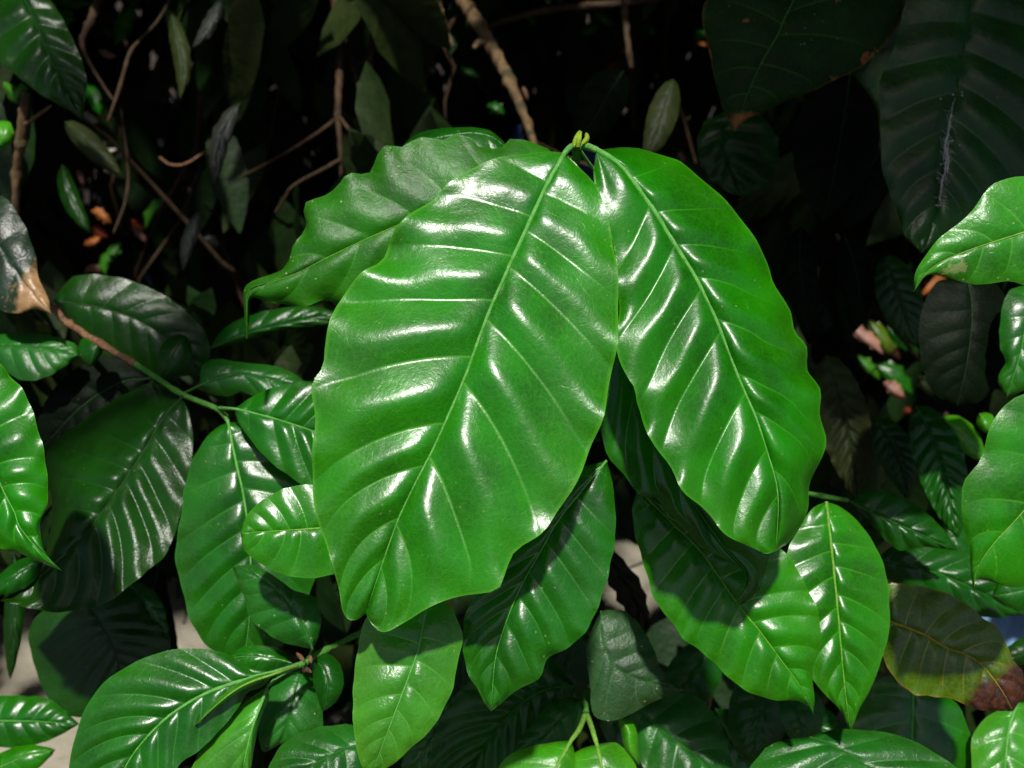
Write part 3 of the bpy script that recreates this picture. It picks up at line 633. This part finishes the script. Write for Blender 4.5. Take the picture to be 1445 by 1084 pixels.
# ================================================================== UPPER RIGHT DARK LEAVES
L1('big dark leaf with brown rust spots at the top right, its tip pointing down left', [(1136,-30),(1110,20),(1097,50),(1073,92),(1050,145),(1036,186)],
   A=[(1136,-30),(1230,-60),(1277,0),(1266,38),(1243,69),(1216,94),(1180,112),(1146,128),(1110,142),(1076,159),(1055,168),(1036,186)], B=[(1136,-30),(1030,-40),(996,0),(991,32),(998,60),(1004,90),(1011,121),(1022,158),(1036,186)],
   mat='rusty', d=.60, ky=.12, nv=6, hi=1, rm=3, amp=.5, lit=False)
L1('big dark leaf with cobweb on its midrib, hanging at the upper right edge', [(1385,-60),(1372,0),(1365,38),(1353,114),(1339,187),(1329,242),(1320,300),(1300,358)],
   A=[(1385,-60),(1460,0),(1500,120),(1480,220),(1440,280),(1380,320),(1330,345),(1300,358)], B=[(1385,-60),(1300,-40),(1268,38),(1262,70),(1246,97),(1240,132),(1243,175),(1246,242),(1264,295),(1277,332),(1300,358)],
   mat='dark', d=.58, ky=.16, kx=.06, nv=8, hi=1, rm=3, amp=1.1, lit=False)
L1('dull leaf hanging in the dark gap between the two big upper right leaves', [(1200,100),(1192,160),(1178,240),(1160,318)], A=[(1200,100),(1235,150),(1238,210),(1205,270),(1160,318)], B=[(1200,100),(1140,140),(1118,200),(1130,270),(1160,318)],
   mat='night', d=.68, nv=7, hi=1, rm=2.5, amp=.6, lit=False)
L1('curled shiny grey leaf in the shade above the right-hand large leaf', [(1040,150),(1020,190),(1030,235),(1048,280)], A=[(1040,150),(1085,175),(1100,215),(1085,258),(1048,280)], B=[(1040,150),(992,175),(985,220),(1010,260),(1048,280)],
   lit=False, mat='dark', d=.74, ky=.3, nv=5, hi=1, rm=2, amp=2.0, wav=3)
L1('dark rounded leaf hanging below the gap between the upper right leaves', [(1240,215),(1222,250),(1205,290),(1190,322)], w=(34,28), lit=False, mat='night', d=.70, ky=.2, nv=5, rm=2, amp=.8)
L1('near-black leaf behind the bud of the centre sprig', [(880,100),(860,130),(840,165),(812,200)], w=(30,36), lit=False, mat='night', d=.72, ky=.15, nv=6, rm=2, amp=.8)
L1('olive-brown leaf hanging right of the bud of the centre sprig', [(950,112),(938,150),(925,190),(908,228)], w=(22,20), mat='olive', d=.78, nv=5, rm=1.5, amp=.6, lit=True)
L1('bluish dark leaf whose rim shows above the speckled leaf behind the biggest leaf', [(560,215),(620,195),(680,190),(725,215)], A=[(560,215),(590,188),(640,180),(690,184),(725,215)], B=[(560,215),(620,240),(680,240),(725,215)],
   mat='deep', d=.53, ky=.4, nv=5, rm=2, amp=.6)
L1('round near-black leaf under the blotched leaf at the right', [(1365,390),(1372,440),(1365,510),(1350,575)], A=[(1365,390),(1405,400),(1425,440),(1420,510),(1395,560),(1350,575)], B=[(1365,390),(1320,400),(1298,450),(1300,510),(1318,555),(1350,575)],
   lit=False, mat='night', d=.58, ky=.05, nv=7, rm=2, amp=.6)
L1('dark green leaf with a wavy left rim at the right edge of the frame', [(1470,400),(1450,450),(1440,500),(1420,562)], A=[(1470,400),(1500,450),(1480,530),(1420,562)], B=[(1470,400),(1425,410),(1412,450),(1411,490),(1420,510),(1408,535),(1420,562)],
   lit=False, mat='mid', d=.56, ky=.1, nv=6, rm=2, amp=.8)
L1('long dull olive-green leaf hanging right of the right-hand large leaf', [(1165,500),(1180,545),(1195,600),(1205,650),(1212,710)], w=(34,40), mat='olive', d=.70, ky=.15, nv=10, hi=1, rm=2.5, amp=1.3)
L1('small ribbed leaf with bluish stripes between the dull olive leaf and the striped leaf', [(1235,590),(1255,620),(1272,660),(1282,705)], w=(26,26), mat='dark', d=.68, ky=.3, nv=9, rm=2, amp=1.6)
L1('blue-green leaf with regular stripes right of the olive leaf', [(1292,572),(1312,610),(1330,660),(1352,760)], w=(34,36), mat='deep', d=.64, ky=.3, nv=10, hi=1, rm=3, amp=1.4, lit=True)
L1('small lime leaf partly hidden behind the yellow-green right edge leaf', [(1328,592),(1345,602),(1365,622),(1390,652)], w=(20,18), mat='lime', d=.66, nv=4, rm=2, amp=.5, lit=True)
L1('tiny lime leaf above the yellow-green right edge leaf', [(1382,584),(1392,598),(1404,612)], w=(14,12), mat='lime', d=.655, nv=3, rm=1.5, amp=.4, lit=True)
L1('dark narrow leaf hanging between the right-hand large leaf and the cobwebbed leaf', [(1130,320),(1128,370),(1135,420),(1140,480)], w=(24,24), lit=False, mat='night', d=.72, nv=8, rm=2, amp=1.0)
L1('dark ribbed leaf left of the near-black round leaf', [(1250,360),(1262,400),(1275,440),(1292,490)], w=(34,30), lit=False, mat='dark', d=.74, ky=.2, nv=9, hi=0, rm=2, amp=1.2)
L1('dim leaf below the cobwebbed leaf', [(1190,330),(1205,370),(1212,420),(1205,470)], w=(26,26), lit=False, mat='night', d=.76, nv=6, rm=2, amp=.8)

# ================================================================== SMALL SUNLIT BITS DEEP IN THE BUSH
G = 'small colourful leaves glimpsed deep in the bush'
bits = [
 ([(128,298),(140,302),(158,316)], (8,7), 'orange', 'orange dead leaf glimpsed in the left of the bush'),
 ([(128,320),(140,328),(154,336)], (9,7), 'red', 'coral dead leaf just under the orange one on the left'),
 ([(118,346),(132,342),(142,334)], (8,7), 'orange', 'salmon dead leaf lowest of the left cluster'),
 ([(108,240),(114,250),(118,262)], (6,5), 'pink', 'pink scrap of leaf above the orange dead leaf'),
 ([(188,316),(196,330),(206,342)], (9,6), 'pink', 'pinkish white leaf beside the red scrap on the left'),
 ([(186,310),(194,318),(203,324)], (5,5), 'red', 'red scrap of leaf under the green fleck on the left'),
 ([(245,272),(228,285),(212,300),(205,325)], (9,10), 'fleck', 'green leaf fleck right of the coral cluster'),
 ([(172,340),(160,355),(146,372),(150,390)], (10,9), 'fleck', 'green leaf fleck below the coral cluster'),
 ([(142,384),(132,378),(118,384)], (6,6), 'pink', 'whitish pink leaf scrap above the large flat dark leaf'),
 ([(182,415),(196,420),(212,431)], (8,6), 'white', 'white leaf scrap above the rim of the large flat dark leaf'),
 ([(140,208),(150,204),(160,200)], (5,4), 'white', 'upper pale finger-like leaflet on the left'),
 ([(143,218),(155,214),(166,210)], (5,4), 'white', 'middle pale finger-like leaflet on the left'),
 ([(160,226),(168,220),(173,213)], (5,4), 'white', 'lower pale finger-like leaflet on the left'),
 ([(224,194),(227,201),(229,209)], (6,6), 'white', 'single round pale leaflet in the dark left of the bush'),
 ([(118,158),(128,168),(140,172)], (7,6), 'white', 'silvery leaflet below the upper left twig fork'),
 ([(186,6),(178,25),(170,48),(160,66)], (17,14), 'fleck', 'bright green leaf at the top left behind the twig'),
 ([(145,35),(152,44),(160,54)], (5,6), 'fleck', 'lime leaflet next to the bright green top left leaf'),
 ([(88,14),(94,26),(92,40)], (11,10), 'fleck', 'green leaf tip at the top left corner edge'),
 ([(130,5),(100,4),(60,-2)], (10,10), 'fleck', 'green leaf cut by the top edge at the left'),
 ([(118,118),(132,134),(142,164)], (9,12), 'mid', 'dim green leaf below the upper left twig fork'),
 ([(140,72),(152,78),(166,80)], (6,5), 'pink', 'beige leaflet above the upper left twig fork'),
 ([(288,336),(300,340),(308,350)], (7,5), 'white', 'pale triangular scrap in the middle left of the bush'),
 ([(428,222),(434,230),(440,238)], (6,4), 'white', 'pale triangular scrap right of the thin diagonal twig'),
 ([(686,150),(698,152),(712,162)], (10,9), 'dusty', 'blue-white leaflet left of the thick tan branch'),
 ([(642,98),(658,102),(678,110)], (8,7), 'dusty', 'grey-blue leaflet high left of the thick tan branch'),
 ([(686,126),(690,130),(694,135)], (4,4), 'fleck', 'tiny lime fleck beside the thick tan branch'),
 ([(738,122),(741,132),(745,142)], (4,4), 'pink', 'tiny pale fleck right of the thick tan branch'),
 ([(742,22),(750,28),(756,38)], (7,6), 'fleck', 'lime fleck at the top right of the thick tan branch'),
 ([(846,34),(832,40),(818,50)], (12,9), 'fleck', 'bright green leaf near the top edge right of centre'),
 ([(838,16),(852,26),(868,34)], (9,9), 'dusty', 'pale green leaf near the top edge right of centre'),
 ([(906,36),(918,42),(922,54)], (8,7), 'dusty', 'pale green leaf right of the short upright branch'),
 ([(856,96),(862,94),(870,88)], (5,4), 'red', 'orange fleck left of the short upright branch'),
 ([(876,74),(882,72),(888,72)], (4,3), 'red', 'red fleck touching the short upright branch'),
 ([(978,56),(988,50),(996,44)], (9,8), 'dusty', 'pale green fleck left of the rusty big leaf'),
 ([(984,62),(994,64),(1000,66)], (5,4), 'orange', 'orange fleck left of the rusty big leaf'),
 ([(956,216),(962,222),(968,232)], (6,6), 'pink', 'pinkish fleck above the right-hand large leaf'),
 ([(1336,392),(1318,398),(1300,418)], (12,8), 'orange', 'salmon dead leaf under the blotched leaf'),
 ([(1292,428),(1298,438),(1302,452)], (8,8), 'red', 'red scrap below the tip of the blotched leaf'),
 ([(1284,424),(1288,430),(1292,436)], (5,5), 'white', 'white scrap beside the red one below the blotched leaf'),
 ([(1200,458),(1215,472),(1232,485),(1246,500)], (12,9), 'pink', 'pinkish white dead leaf right of the right-hand large leaf'),
 ([(1226,452),(1240,470),(1255,488),(1270,508)], (13,12), 'yell', 'brown-orange dead leaf beside the pinkish white one'),
 ([(1250,460),(1270,476),(1298,500)], (15,14), 'deep', 'striped dark leaf beside the brown-orange dead leaf'),
 ([(1210,502),(1222,515),(1242,536)], (10,8), 'fleck', 'bright green leaf fleck under the pinkish white dead leaf'),
 ([(1235,515),(1262,530),(1288,556)], (18,16), 'mid', 'green leaf with a coral rim among the right-hand litter'),
 ([(1246,540),(1262,550),(1276,560)], (12,9), 'pink', 'greyish pink dead leaf with a red end'),
 ([(1258,556),(1267,558),(1277,561)], (6,5), 'red', 'red leaf end below the green litter leaf'),
 ([(1274,582),(1282,580),(1290,576)], (7,6), 'red', 'red scrap above the blue-green striped leaf'),
 ([(1328,556),(1338,562),(1350,568)], (5,4), 'red', 'red scrap below the round near-black leaf'),
 ([(1296,530),(1306,545),(1322,568)], (10,9), 'olive', 'olive leaf below the round near-black leaf'),
 ([(1192,344),(1196,350),(1202,358)], (5,4), 'grey', 'grey scrap in the right-hand shade'),
]
for i, (pts, w, mt, lb) in enumerate(bits):
    w = (w[0] * .85, w[1] * .85)
    leaf(pts, w=w, mat=mt, d=1.24 + .08 * math.sin(i * 2.1), ky=.1, nv=3, rm=1.2, amp=.5, lit=True, label=lb, group=G, wav=7, prof=(.8, 1.0), rib=False)
L1('lobed bright green leaf beside the cut tan branch at the left edge', [(24,147),(22,136),(19,122)], A=[(24,147),(35,138),(38,125),(30,117),(24,124),(19,122)], B=[(24,147),(14,143),(9,132),(3,117),(12,117),(19,122)],
   mat='fleck', d=.72, ky=.1, nv=3, rm=1.2, amp=.4, lit=True, wav=1)
L1('pale yellow-green round leaf at the left edge', [(-6,214),(2,196),(4,170)], A=[(-6,214),(12,205),(19,190),(15,174),(4,170)], B=[(-6,214),(-14,200),(-12,176),(4,170)],
   mat='lime', d=.72, ky=.1, nv=3, rm=1.2, amp=.4, lit=True, wav=2)

# ================================================================== BARE BRANCHES
def branch(label, pts, w, mat='bark', bump=.5, nds=(), lit=False, twigs=()):
    o = tube_px('bare_branch', pts, [q * .85 for q in w], mat, None, bump=bump, n=10, nodes_at=nds, label=label, cat='branch')
    for tp, tw in twigs: tube_px('twig', tp, tw, mat, o, bump=.4)
    if lit:
        for k in range(len(pts) - 1):
            for j in range(5):
                a, b = pts[k], pts[k + 1]; u = j / 5
                lit_pts.append(at(*(a[i] + (b[i] - a[i]) * u for i in range(3))))
branch('thick tan branch slanting down behind the biggest leaf', [(640,-20,1.0),(652,0,.98),(677,38,.96),(701,80,.95),(725,128,.93),(746,180,.91),(760,230,.90)], [25,24,24,21,17,14,12], 'barklit', .55, ((.3,.25),(.62,.3)), True,
       [([(690,62,.955),(676,60,.945),(668,68,.94)], [10,11,7])])
branch('upright forked brown branch left of the speckled leaf', [(474,-20,.98),(475,20,.97),(480,60,.96),(478,120,.95),(477,166,.95),(480,210,.95),(482,262,.96)], [19,17,15,12,10,8,7], 'bark', .5, ((.33,.2),(.66,.35)), True,
       [([(478,164,.95),(492,182,.94),(511,202,.93),(518,250,.93)], [6,5,5,4]), ([(477,166,.95),(445,190,.96),(400,218,.98),(335,253,1.0)], [6,5,5,4]), ([(480,226,.95),(450,242,.95),(415,262,.96),(400,282,.97),(388,301,.98)], [6,5,5,4,4])])
branch('thinner brown branch leaning beside the upright forked one', [(470,0,1.0),(483,45,.99),(504,110,.97),(521,163,.95),(538,212,.94),(545,240,.94)], [12,11,10,10,8,7], 'bark', .5, ((.4,.3),), True,
       [([(504,92,.975),(520,78,.98),(532,50,.99)], [4,4,3])])
branch('short upright brown branch at the top right of centre', [(880,-20,.95),(881,0,.94),(883,38,.93),(891,97,.92)], [13,12,12,9], 'bark', .5, ((.5,.3),), True)
branch('dark branch lying across the top edge', [(680,44,1.05),(697,35,1.04),(774,14,1.02),(884,4,1.0),(960,-8,1.0)], [12,13,13,12], 'bark', .5)
branch('short crooked twig left of the thick tan branch', [(618,-6,1.0),(621,12,.99),(626,31,.98),(640,66,.97)], [8,10,8,5], 'barklit', .6, (), True)
branch('cut tan branch with peeling bark at the left edge', [(36,132,.72),(33,160,.72),(28,205,.73),(24,240,.74),(20,310,.76),(16,360,.78)], [15,18,17,15,14,12], 'barklit', .45, ((.38,.3),(.62,.3)), True,
       [([(36,176,.72),(52,164,.715),(73,149,.71)], [7,6,4])])
branch('brown trunk in the top left corner', [(142,-20,.95),(136,10,.94),(127,32,.93),(116,56,.93),(122,80,.93),(140,112,.93),(160,142,.93)], [18,16,14,9,6,5,5], 'bark', .6)
branch('thin twig crossing the corner trunk at the upper left', [(245,-10,.92),(222,30,.92),(196,58,.92),(183,75,.91),(170,120,.91),(152,172,.91)], [5,5,5,6,7,4], 'bark', .4, (), True)
branch('curved thin twig in the left shade', [(225,222,.95),(240,232,.95),(262,231,.95),(296,210,.95)], [4,4,4,4], 'twigbrown', .3, (), True)
branch('long thin vertical twig in the left shade', [(170,150,1.0),(180,230,1.0),(178,280,1.0),(160,330,1.0)], [4,4,5,3], 'bark', .4)
branch('grey twig slanting in the right-hand shade', [(1180,330,.85),(1195,362,.85),(1212,398,.85)], [6,8,7], 'bark', .4)
branch('dark twig behind the lower right leaves', [(1040,860,.72),(1010,950,.70),(990,1040,.70)], [8,8,7], 'bark', .4)

# cobweb fluff on the midrib of the upper right leaf
def cobweb():
    V, Fc = [], []
    c = Curve([(1352,118,0),(1345,150,0),(1339,180,0),(1335,205,0),(1334,235,0),(1329,262,0),(1326,290,0)])
    def strand(pts, rr):
        v, f = tube_mesh(pts, rr, 5, .5, random.random() * 9); b = len(V); V.extend(v); Fc.extend(tuple(b + a for a in ff) for ff in f)
    for k in range(26):                                   # matted core lying along the midrib
        s0 = random.uniform(.1, .9); ln = random.uniform(.06, .22)
        o = random.gauss(0, 1.3); pts = [c(min(1, s0 + ln * u)) for u in (0, .25, .5, .75, 1)]
        w = math.exp(-((s0 - .55) / .25) ** 2)
        strand([at(p.x + o + random.gauss(0, .8), p.y, .572 - random.random() * .0015) for p in pts], [.00006, .0001 + .0002 * w, .0001 + .0003 * w, .0001, .00004])
    for k in range(70):                                   # loose hairs
        p = c(min(1, max(0, random.gauss(.58, .22)))); an = random.uniform(0, 2 * math.pi); ln = random.uniform(3, 15)
        q = [at(p.x + math.cos(an + .5 * u) * ln * u, p.y + math.sin(an + .9 * u) * ln * u, .571 - random.random() * .002) for u in (0, .35, .7, 1)]
        strand(q, [.00009, .00007, .00006, .00003])
    for k in range(16):                                   # crumbs caught in it
        p = c(random.random()); x, y = p.x + random.gauss(0, 9), p.y + random.gauss(0, 6)
        strand([at(x, y, .572), at(x + 1.5, y + 1, .571), at(x + 2.5, y + 2.5, .572)], [.0001, .0003, .0001])
    m, nt, N, L = nodes('cobweb_fibre'); out = N('ShaderNodeOutputMaterial'); P = N('ShaderNodeBsdfPrincipled')
    tc = N('ShaderNodeTexCoord'); L(mixc(N, L, noise_n(N, L, tc.outputs['Object'], 200), (.35, .36, .34), (.6, .6, .58)), P.inputs['Base Color'])
    P.inputs['Roughness'].default_value = .8; L(P.outputs[0], out.inputs[0])
    link('cobweb', V, Fc, m, None, origin=V[0], label='white cobweb fluff clinging to the midrib of the upper right dark leaf', cat='cobweb')
cobweb()

# ================================================================== GROUND, PATH, BLUE CLOTHS
def sheet(name, x0, x1, y0, y1, z, mat, nx=2, ny=2, bump=0, **kw):
    V, Fc = [], []
    for j in range(ny + 1):
        for i in range(nx + 1):
            x = x0 + (x1 - x0) * i / nx; y = y0 + (y1 - y0) * j / ny
            V.append(Vector((x, y, z + bump * noise.noise(Vector((x * 3, y * 3, 0))))))
    for j in range(ny):
        for i in range(nx): a = j * (nx + 1) + i; Fc.append((a, a + 1, a + nx + 2, a + nx + 1))
    return link(name, V, Fc, mat, None, **kw)
def ground_mat(name, c1, c2, c3, sc):
    m, nt, N, L = nodes(name); out = N('ShaderNodeOutputMaterial'); P = N('ShaderNodeBsdfPrincipled')
    tc = N('ShaderNodeTexCoord'); co = tc.outputs['Object']
    c = mixc(N, L, ramp(N, L, noise_n(N, L, co, sc, 6, .6), [(.4, 0), (.65, 1)]), c1, c2)
    c = mixc(N, L, ramp(N, L, noise_n(N, L, co, sc * 9, 4, .7), [(.55, 0), (.7, .7)]), c, c3)
    L(c, P.inputs['Base Color']); P.inputs['Roughness'].default_value = .9
    b = N('ShaderNodeBump'); b.inputs['Distance'].default_value = .01; L(noise_n(N, L, co, sc * 6, 6, .7), b.inputs['Height']); L(b.outputs[0], P.inputs['Normal'])
    L(P.outputs[0], out.inputs[0]); return m
sheet('ground', -60, 60, -60, 60, 0, ground_mat('soil', (.02, .014, .009), (.045, .03, .018), (.012, .009, .006), 8), 40, 40, kind='structure')
sheet('path', -3, 3, .75, 2.0, .006, ground_mat('pale_concrete', (.33, .30, .225), (.41, .375, .29), (.27, .245, .185), 5), 8, 4, kind='structure')
def cloth(pts, d, colr, label, ky=.2):
    (x0, y0), (x1, y1) = pts; V, Fc = [], []
    n = 24
    for j in range(n + 1):
        for i in range(n + 1):
            x = x0 + (x1 - x0) * i / n; y = y0 + (y1 - y0) * j / n
            dd = d + .03 * noise.noise(Vector((x * .02, y * .012, d * 9))) + .012 * noise.noise(Vector((x * .06, y * .03, 2))) + ky * d * ((y0 + y1) / 2 - y) / F
            e = 6 * noise.noise(Vector((x * .03, y * .03, 7)))
            V.append(at(x + e, y + e, dd))
    for j in range(n):
        for i in range(n): a = j * (n + 1) + i; Fc.append((a, a + n + 1, a + n + 2, a + 1))
    m, nt, N, L = nodes('blue_cloth'); out = N('ShaderNodeOutputMaterial'); P = N('ShaderNodeBsdfPrincipled')
    tc = N('ShaderNodeTexCoord'); L(mixc(N, L, noise_n(N, L, tc.outputs['Object'], 40), colr, tuple(q * .7 for q in colr)), P.inputs['Base Color'])
    P.inputs['Roughness'].default_value = .8; L(P.outputs[0], out.inputs[0])
    link('blue_cloth', V, Fc, m, None, origin=V[len(V) // 2], label=label, cat='cloth')
    if d > .995: lit_pts.extend(V[::25])
cloth(((1385, 850), (1480, 925)), 1.0, (.20, .36, .60), 'light blue cloth visible in a gap at the right edge beside the scorched leaf')
cloth(((818, 212), (862, 262)), 1.2, (.018, .045, .15), 'dark blue cloth visible in the gap under the bud')
cloth(((722, 176), (738, 205)), 1.2, (.012, .025, .10), 'sliver of dark blue cloth left of the thick tan branch end')

path_from = len(lit_pts)
for hx, hy in ((60,930),(90,1005),(20,1040),(75,1070),(262,905),(900,780),(905,835),(1265,1000)):
    for ox in (-8, 8):
        for oy in (-8, 8):
            dv = (at(hx + ox, hy + oy, 1) - CAM); lit_pts.append(CAM + dv * (-(CAM.z - .006) / dv.z))
lit_path = len(lit_pts)
# ================================================================== MASSES OF FOLIAGE (nobody could count these)
def leafmesh(items):
    V, Fc, tint = [], [], []
    for c, dirv, nrm, Ln, W, tn in items:
        sd = dirv.cross(nrm).normalized(); nn = sd.cross(dirv).normalized(); b = len(V)
        n = 7
        curl = random.uniform(-.25, .25)
        for i in range(n):
            s = i / (n - 1); ww = W * (s ** .6 * (1 - s) ** .85) / .485 if 0 < s < 1 else .0005
            q = c + dirv * Ln * (s - .5) + nn * Ln * curl * (s - .5) ** 2
            rip = W * .12 * math.sin(i * 2.4)
            V += [q - sd * ww + nn * (ww * .25 + rip), q, q + sd * ww + nn * (ww * .25 - rip)]; tint += [tn] * 3
        for i in range(n - 1):
            a = b + i * 3
            Fc += [(a, a + 1, a + 4, a + 3), (a + 1, a + 2, a + 5, a + 4)]
    return V, Fc, tint
def rnd_dir():
    while True:
        v = Vector((random.uniform(-1, 1), random.uniform(-1, 1), random.uniform(-1, 1)))
        if .05 < v.length < 1: return v.normalized()
HOLES = [(40,920,22),(60,965,26),(100,1015,22),(70,1035,20),(15,1040,20),(75,1075,15),(262,905,24),(888,785,24),(905,835,30),(1430,885,60),(843,235,28),(728,188,22),(1268,1000,30)]
HOLES += [(b[0][len(b[0]) // 2][0], b[0][len(b[0]) // 2][1], 16) for b in bits]
def clear(q, r):
    for hx, hy, hr in HOLES:
        if (q[0] - hx) ** 2 + (q[1] - hy) ** 2 < (hr + r) ** 2: return False
    return True
grid = {}
CELL = .05
for q in lit_pts:
    grid.setdefault((int(q.dot(SU) // CELL), int(q.dot(SV) // CELL)), []).append((q.dot(SU), q.dot(SV), q.dot(SUN)))
PATHP = [(q.dot(SU), q.dot(SV)) for q in lit_pts[path_from:lit_path]]
def blocks(c, r):
    a, b = c.dot(SU), c.dot(SV)
    if c.y > .62 and any((x - a) ** 2 + (y - b) ** 2 < .0036 for x, y in PATHP): return True
    a, b, h = c.dot(SU), c.dot(SV), c.dot(SUN)
    n = int(r // CELL) + 1
    ia, ib = int(a // CELL), int(b // CELL)
    for i in range(-n, n + 1):
        for j in range(-n, n + 1):
            for (x, y, z) in grid.get((ia + i, ib + j), ()):
                if z < h and (x - a) ** 2 + (y - b) ** 2 < r * r: return True
    return False
items = []
for k in range(9500):
    d = .86 + 1.9 * random.random() ** 1.4
    px, py = random.uniform(-350, 1800), random.uniform(-300, 1250)
    w = at(px, py, d)
    if w.z < .06: continue
    if d < 1.0 and clear((px, py), 0) is False: continue
    Ln = random.uniform(.08, .15); W = Ln * random.uniform(.17, .25)
    if blocks(w, .02): continue
    near_hole = not clear((px, py), Ln * .42 / d * F)
    if near_hole and (d < 1.3 or py > 700 or abs(px - 1430) < 120): continue
    dr = (Vector((random.uniform(-.8, .8), random.uniform(-.6, .6), -1))).normalized()
    nr = (Vector((random.uniform(-1, 1), random.uniform(-1.4, .2), random.uniform(0, 1)))).normalized()
    items.append((w, dr, nr, Ln, W, random.random()))
V, Fc, tn = leafmesh(items)
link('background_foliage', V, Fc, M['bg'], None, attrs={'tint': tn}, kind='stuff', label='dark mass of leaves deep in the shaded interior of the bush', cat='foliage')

V, Fc = [], []
for k in range(170):
    d = random.uniform(.95, 2.2); px, py = random.uniform(-100, 1550), random.uniform(-150, 620)
    p0 = at(px, py, d)
    if p0.z < .2: continue
    dv = Vector((random.gauss(0, .5), random.gauss(0, .4), random.choice((-1, -1, .4)))).normalized(); ln = random.uniform(.12, .4)
    pts = [p0 + dv * ln * u + Vector((noise.noise(Vector((k, u * 2, 0))), noise.noise(Vector((k, u * 2, 5))), 0)) * .05 for u in (0, .2, .4, .6, .8, 1)]
    r0 = random.uniform(.0012, .0035)
    v, f = tube_mesh(pts, [r0 * (1 - .6 * u) for u in (0, .2, .4, .6, .8, 1)], 6, .3, k); b = len(V); V += v; Fc += [tuple(b + q for q in ff) for ff in f]
link('background_twigs', V, Fc, M['bark'], None, kind='stuff', label='tangle of thin brown twigs deep in the bush', cat='twigs')
# unseen leaf layer added overhead to darken the bush, open towards lit leaves
items = []
def in_view(c, m=90):
    q = pix(c); return q is not None and -m < q[0] < 1445 + m and -m < q[1] < 1084 + m and q[2] < 3.2
for k in range(16000):
    y = random.uniform(.35, 3.6); x = random.uniform(-1.7, 1.7)
    topz = 1.25 - .10 * max(0, y)                 # upper limit of the picture
    z = topz + random.uniform(.10, 1.1) + (.25 if y < .8 else 0)
    c = Vector((x, y, z))
    if in_view(c, 130): continue
    Ln = random.uniform(.07, .13) * (1.9 if y > 1.1 else 1)
    if blocks(c, .012 if y > .75 else .045): continue
    dr = rnd_dir(); dr.z = -abs(dr.z) * .6; dr.normalize()
    items.append((c, dr, (rnd_dir() + Vector((0, -.3, 1.2))).normalized(), Ln, Ln * .24, random.random()))
for q in shade_pts:                               # extra unseen leaves put sunward of chosen front leaves to shade them
    c = q + SUN * random.uniform(1.0, 1.5) + rnd_dir() * .02
    if blocks(c, .05): continue
    items.append((c, rnd_dir(), SUN.copy(), .11, .03, random.random()))
V, Fc, tn = leafmesh(items)
link('unseen_shade_leaves', V, Fc, M['shadeleaf'], None, attrs={'tint': tn}, kind='stuff', label='unseen leaf layer added above the frame to keep sun and sky off the bush', cat='foliage')
# leafy flanks left, right and behind
items = []
for k in range(8500):
    sdn = random.choice((-1, 1, 0, 0))
    if sdn: c = Vector((sdn * random.uniform(1.05, 1.6), random.uniform(.6, 3.2), random.uniform(.05, 2.2)))
    else: c = Vector((random.uniform(-1.8, 1.8), random.uniform(2.9, 3.6), random.uniform(.05, 2.4)))
    if blocks(c, .03): continue
    Ln = random.uniform(.12, .2)
    items.append((c, rnd_dir(), rnd_dir(), Ln, Ln * .25, random.random()))
V, Fc, tn = leafmesh(items)
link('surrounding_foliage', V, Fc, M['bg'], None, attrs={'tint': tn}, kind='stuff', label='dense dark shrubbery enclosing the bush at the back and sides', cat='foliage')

# ================================================================== LIGHT, WORLD, CAMERA
sc = bpy.context.scene
wd = bpy.data.worlds.new('World'); sc.world = wd; wd.use_nodes = True
nt = wd.node_tree; nt.nodes.clear()
sky = nt.nodes.new('ShaderNodeTexSky'); sky.sky_type = 'NISHITA'; sky.sun_disc = False; sky.dust_density = 2.5; sky.ozone_density = .8; sky.air_density = .9
sky.sun_elevation = R(SUN_EL); sky.sun_rotation = R(180 - SUN_AZ)
bgn = nt.nodes.new('ShaderNodeBackground'); bgn.inputs['Strength'].default_value = .068
wo = nt.nodes.new('ShaderNodeOutputWorld'); nt.links.new(sky.outputs[0], bgn.inputs[0]); nt.links.new(bgn.outputs[0], wo.inputs[0])
ld = bpy.data.lights.new('sun', 'SUN'); ld.energy = 5.0; ld.angle = R(2.2); ld.color = (1, .96, .90)
lo = bpy.data.objects.new('sun', ld); col.objects.link(lo); lo.rotation_euler = SUN.to_track_quat('Z', 'Y').to_euler(); lo.location = (0, -2, 5)
cd = bpy.data.cameras.new('camera'); cam = bpy.data.objects.new('camera', cd); col.objects.link(cam)
cam.location = CAM; cam.rotation_euler = (R(90 - PITCH), 0, 0)
cd.sensor_width = 36; cd.lens = 36 * F / 1445; cd.clip_start = .02; cd.clip_end = 300
cd.dof.use_dof = True; cd.dof.focus_distance = .43; cd.dof.aperture_fstop = 14
sc.camera = cam
sc.view_settings.view_transform = 'Standard'; sc.view_settings.look = 'None'; sc.view_settings.exposure = 0
sc.cycles.max_bounces = 4; sc.cycles.diffuse_bounces = 2; sc.cycles.glossy_bounces = 2; sc.cycles.transmission_bounces = 2
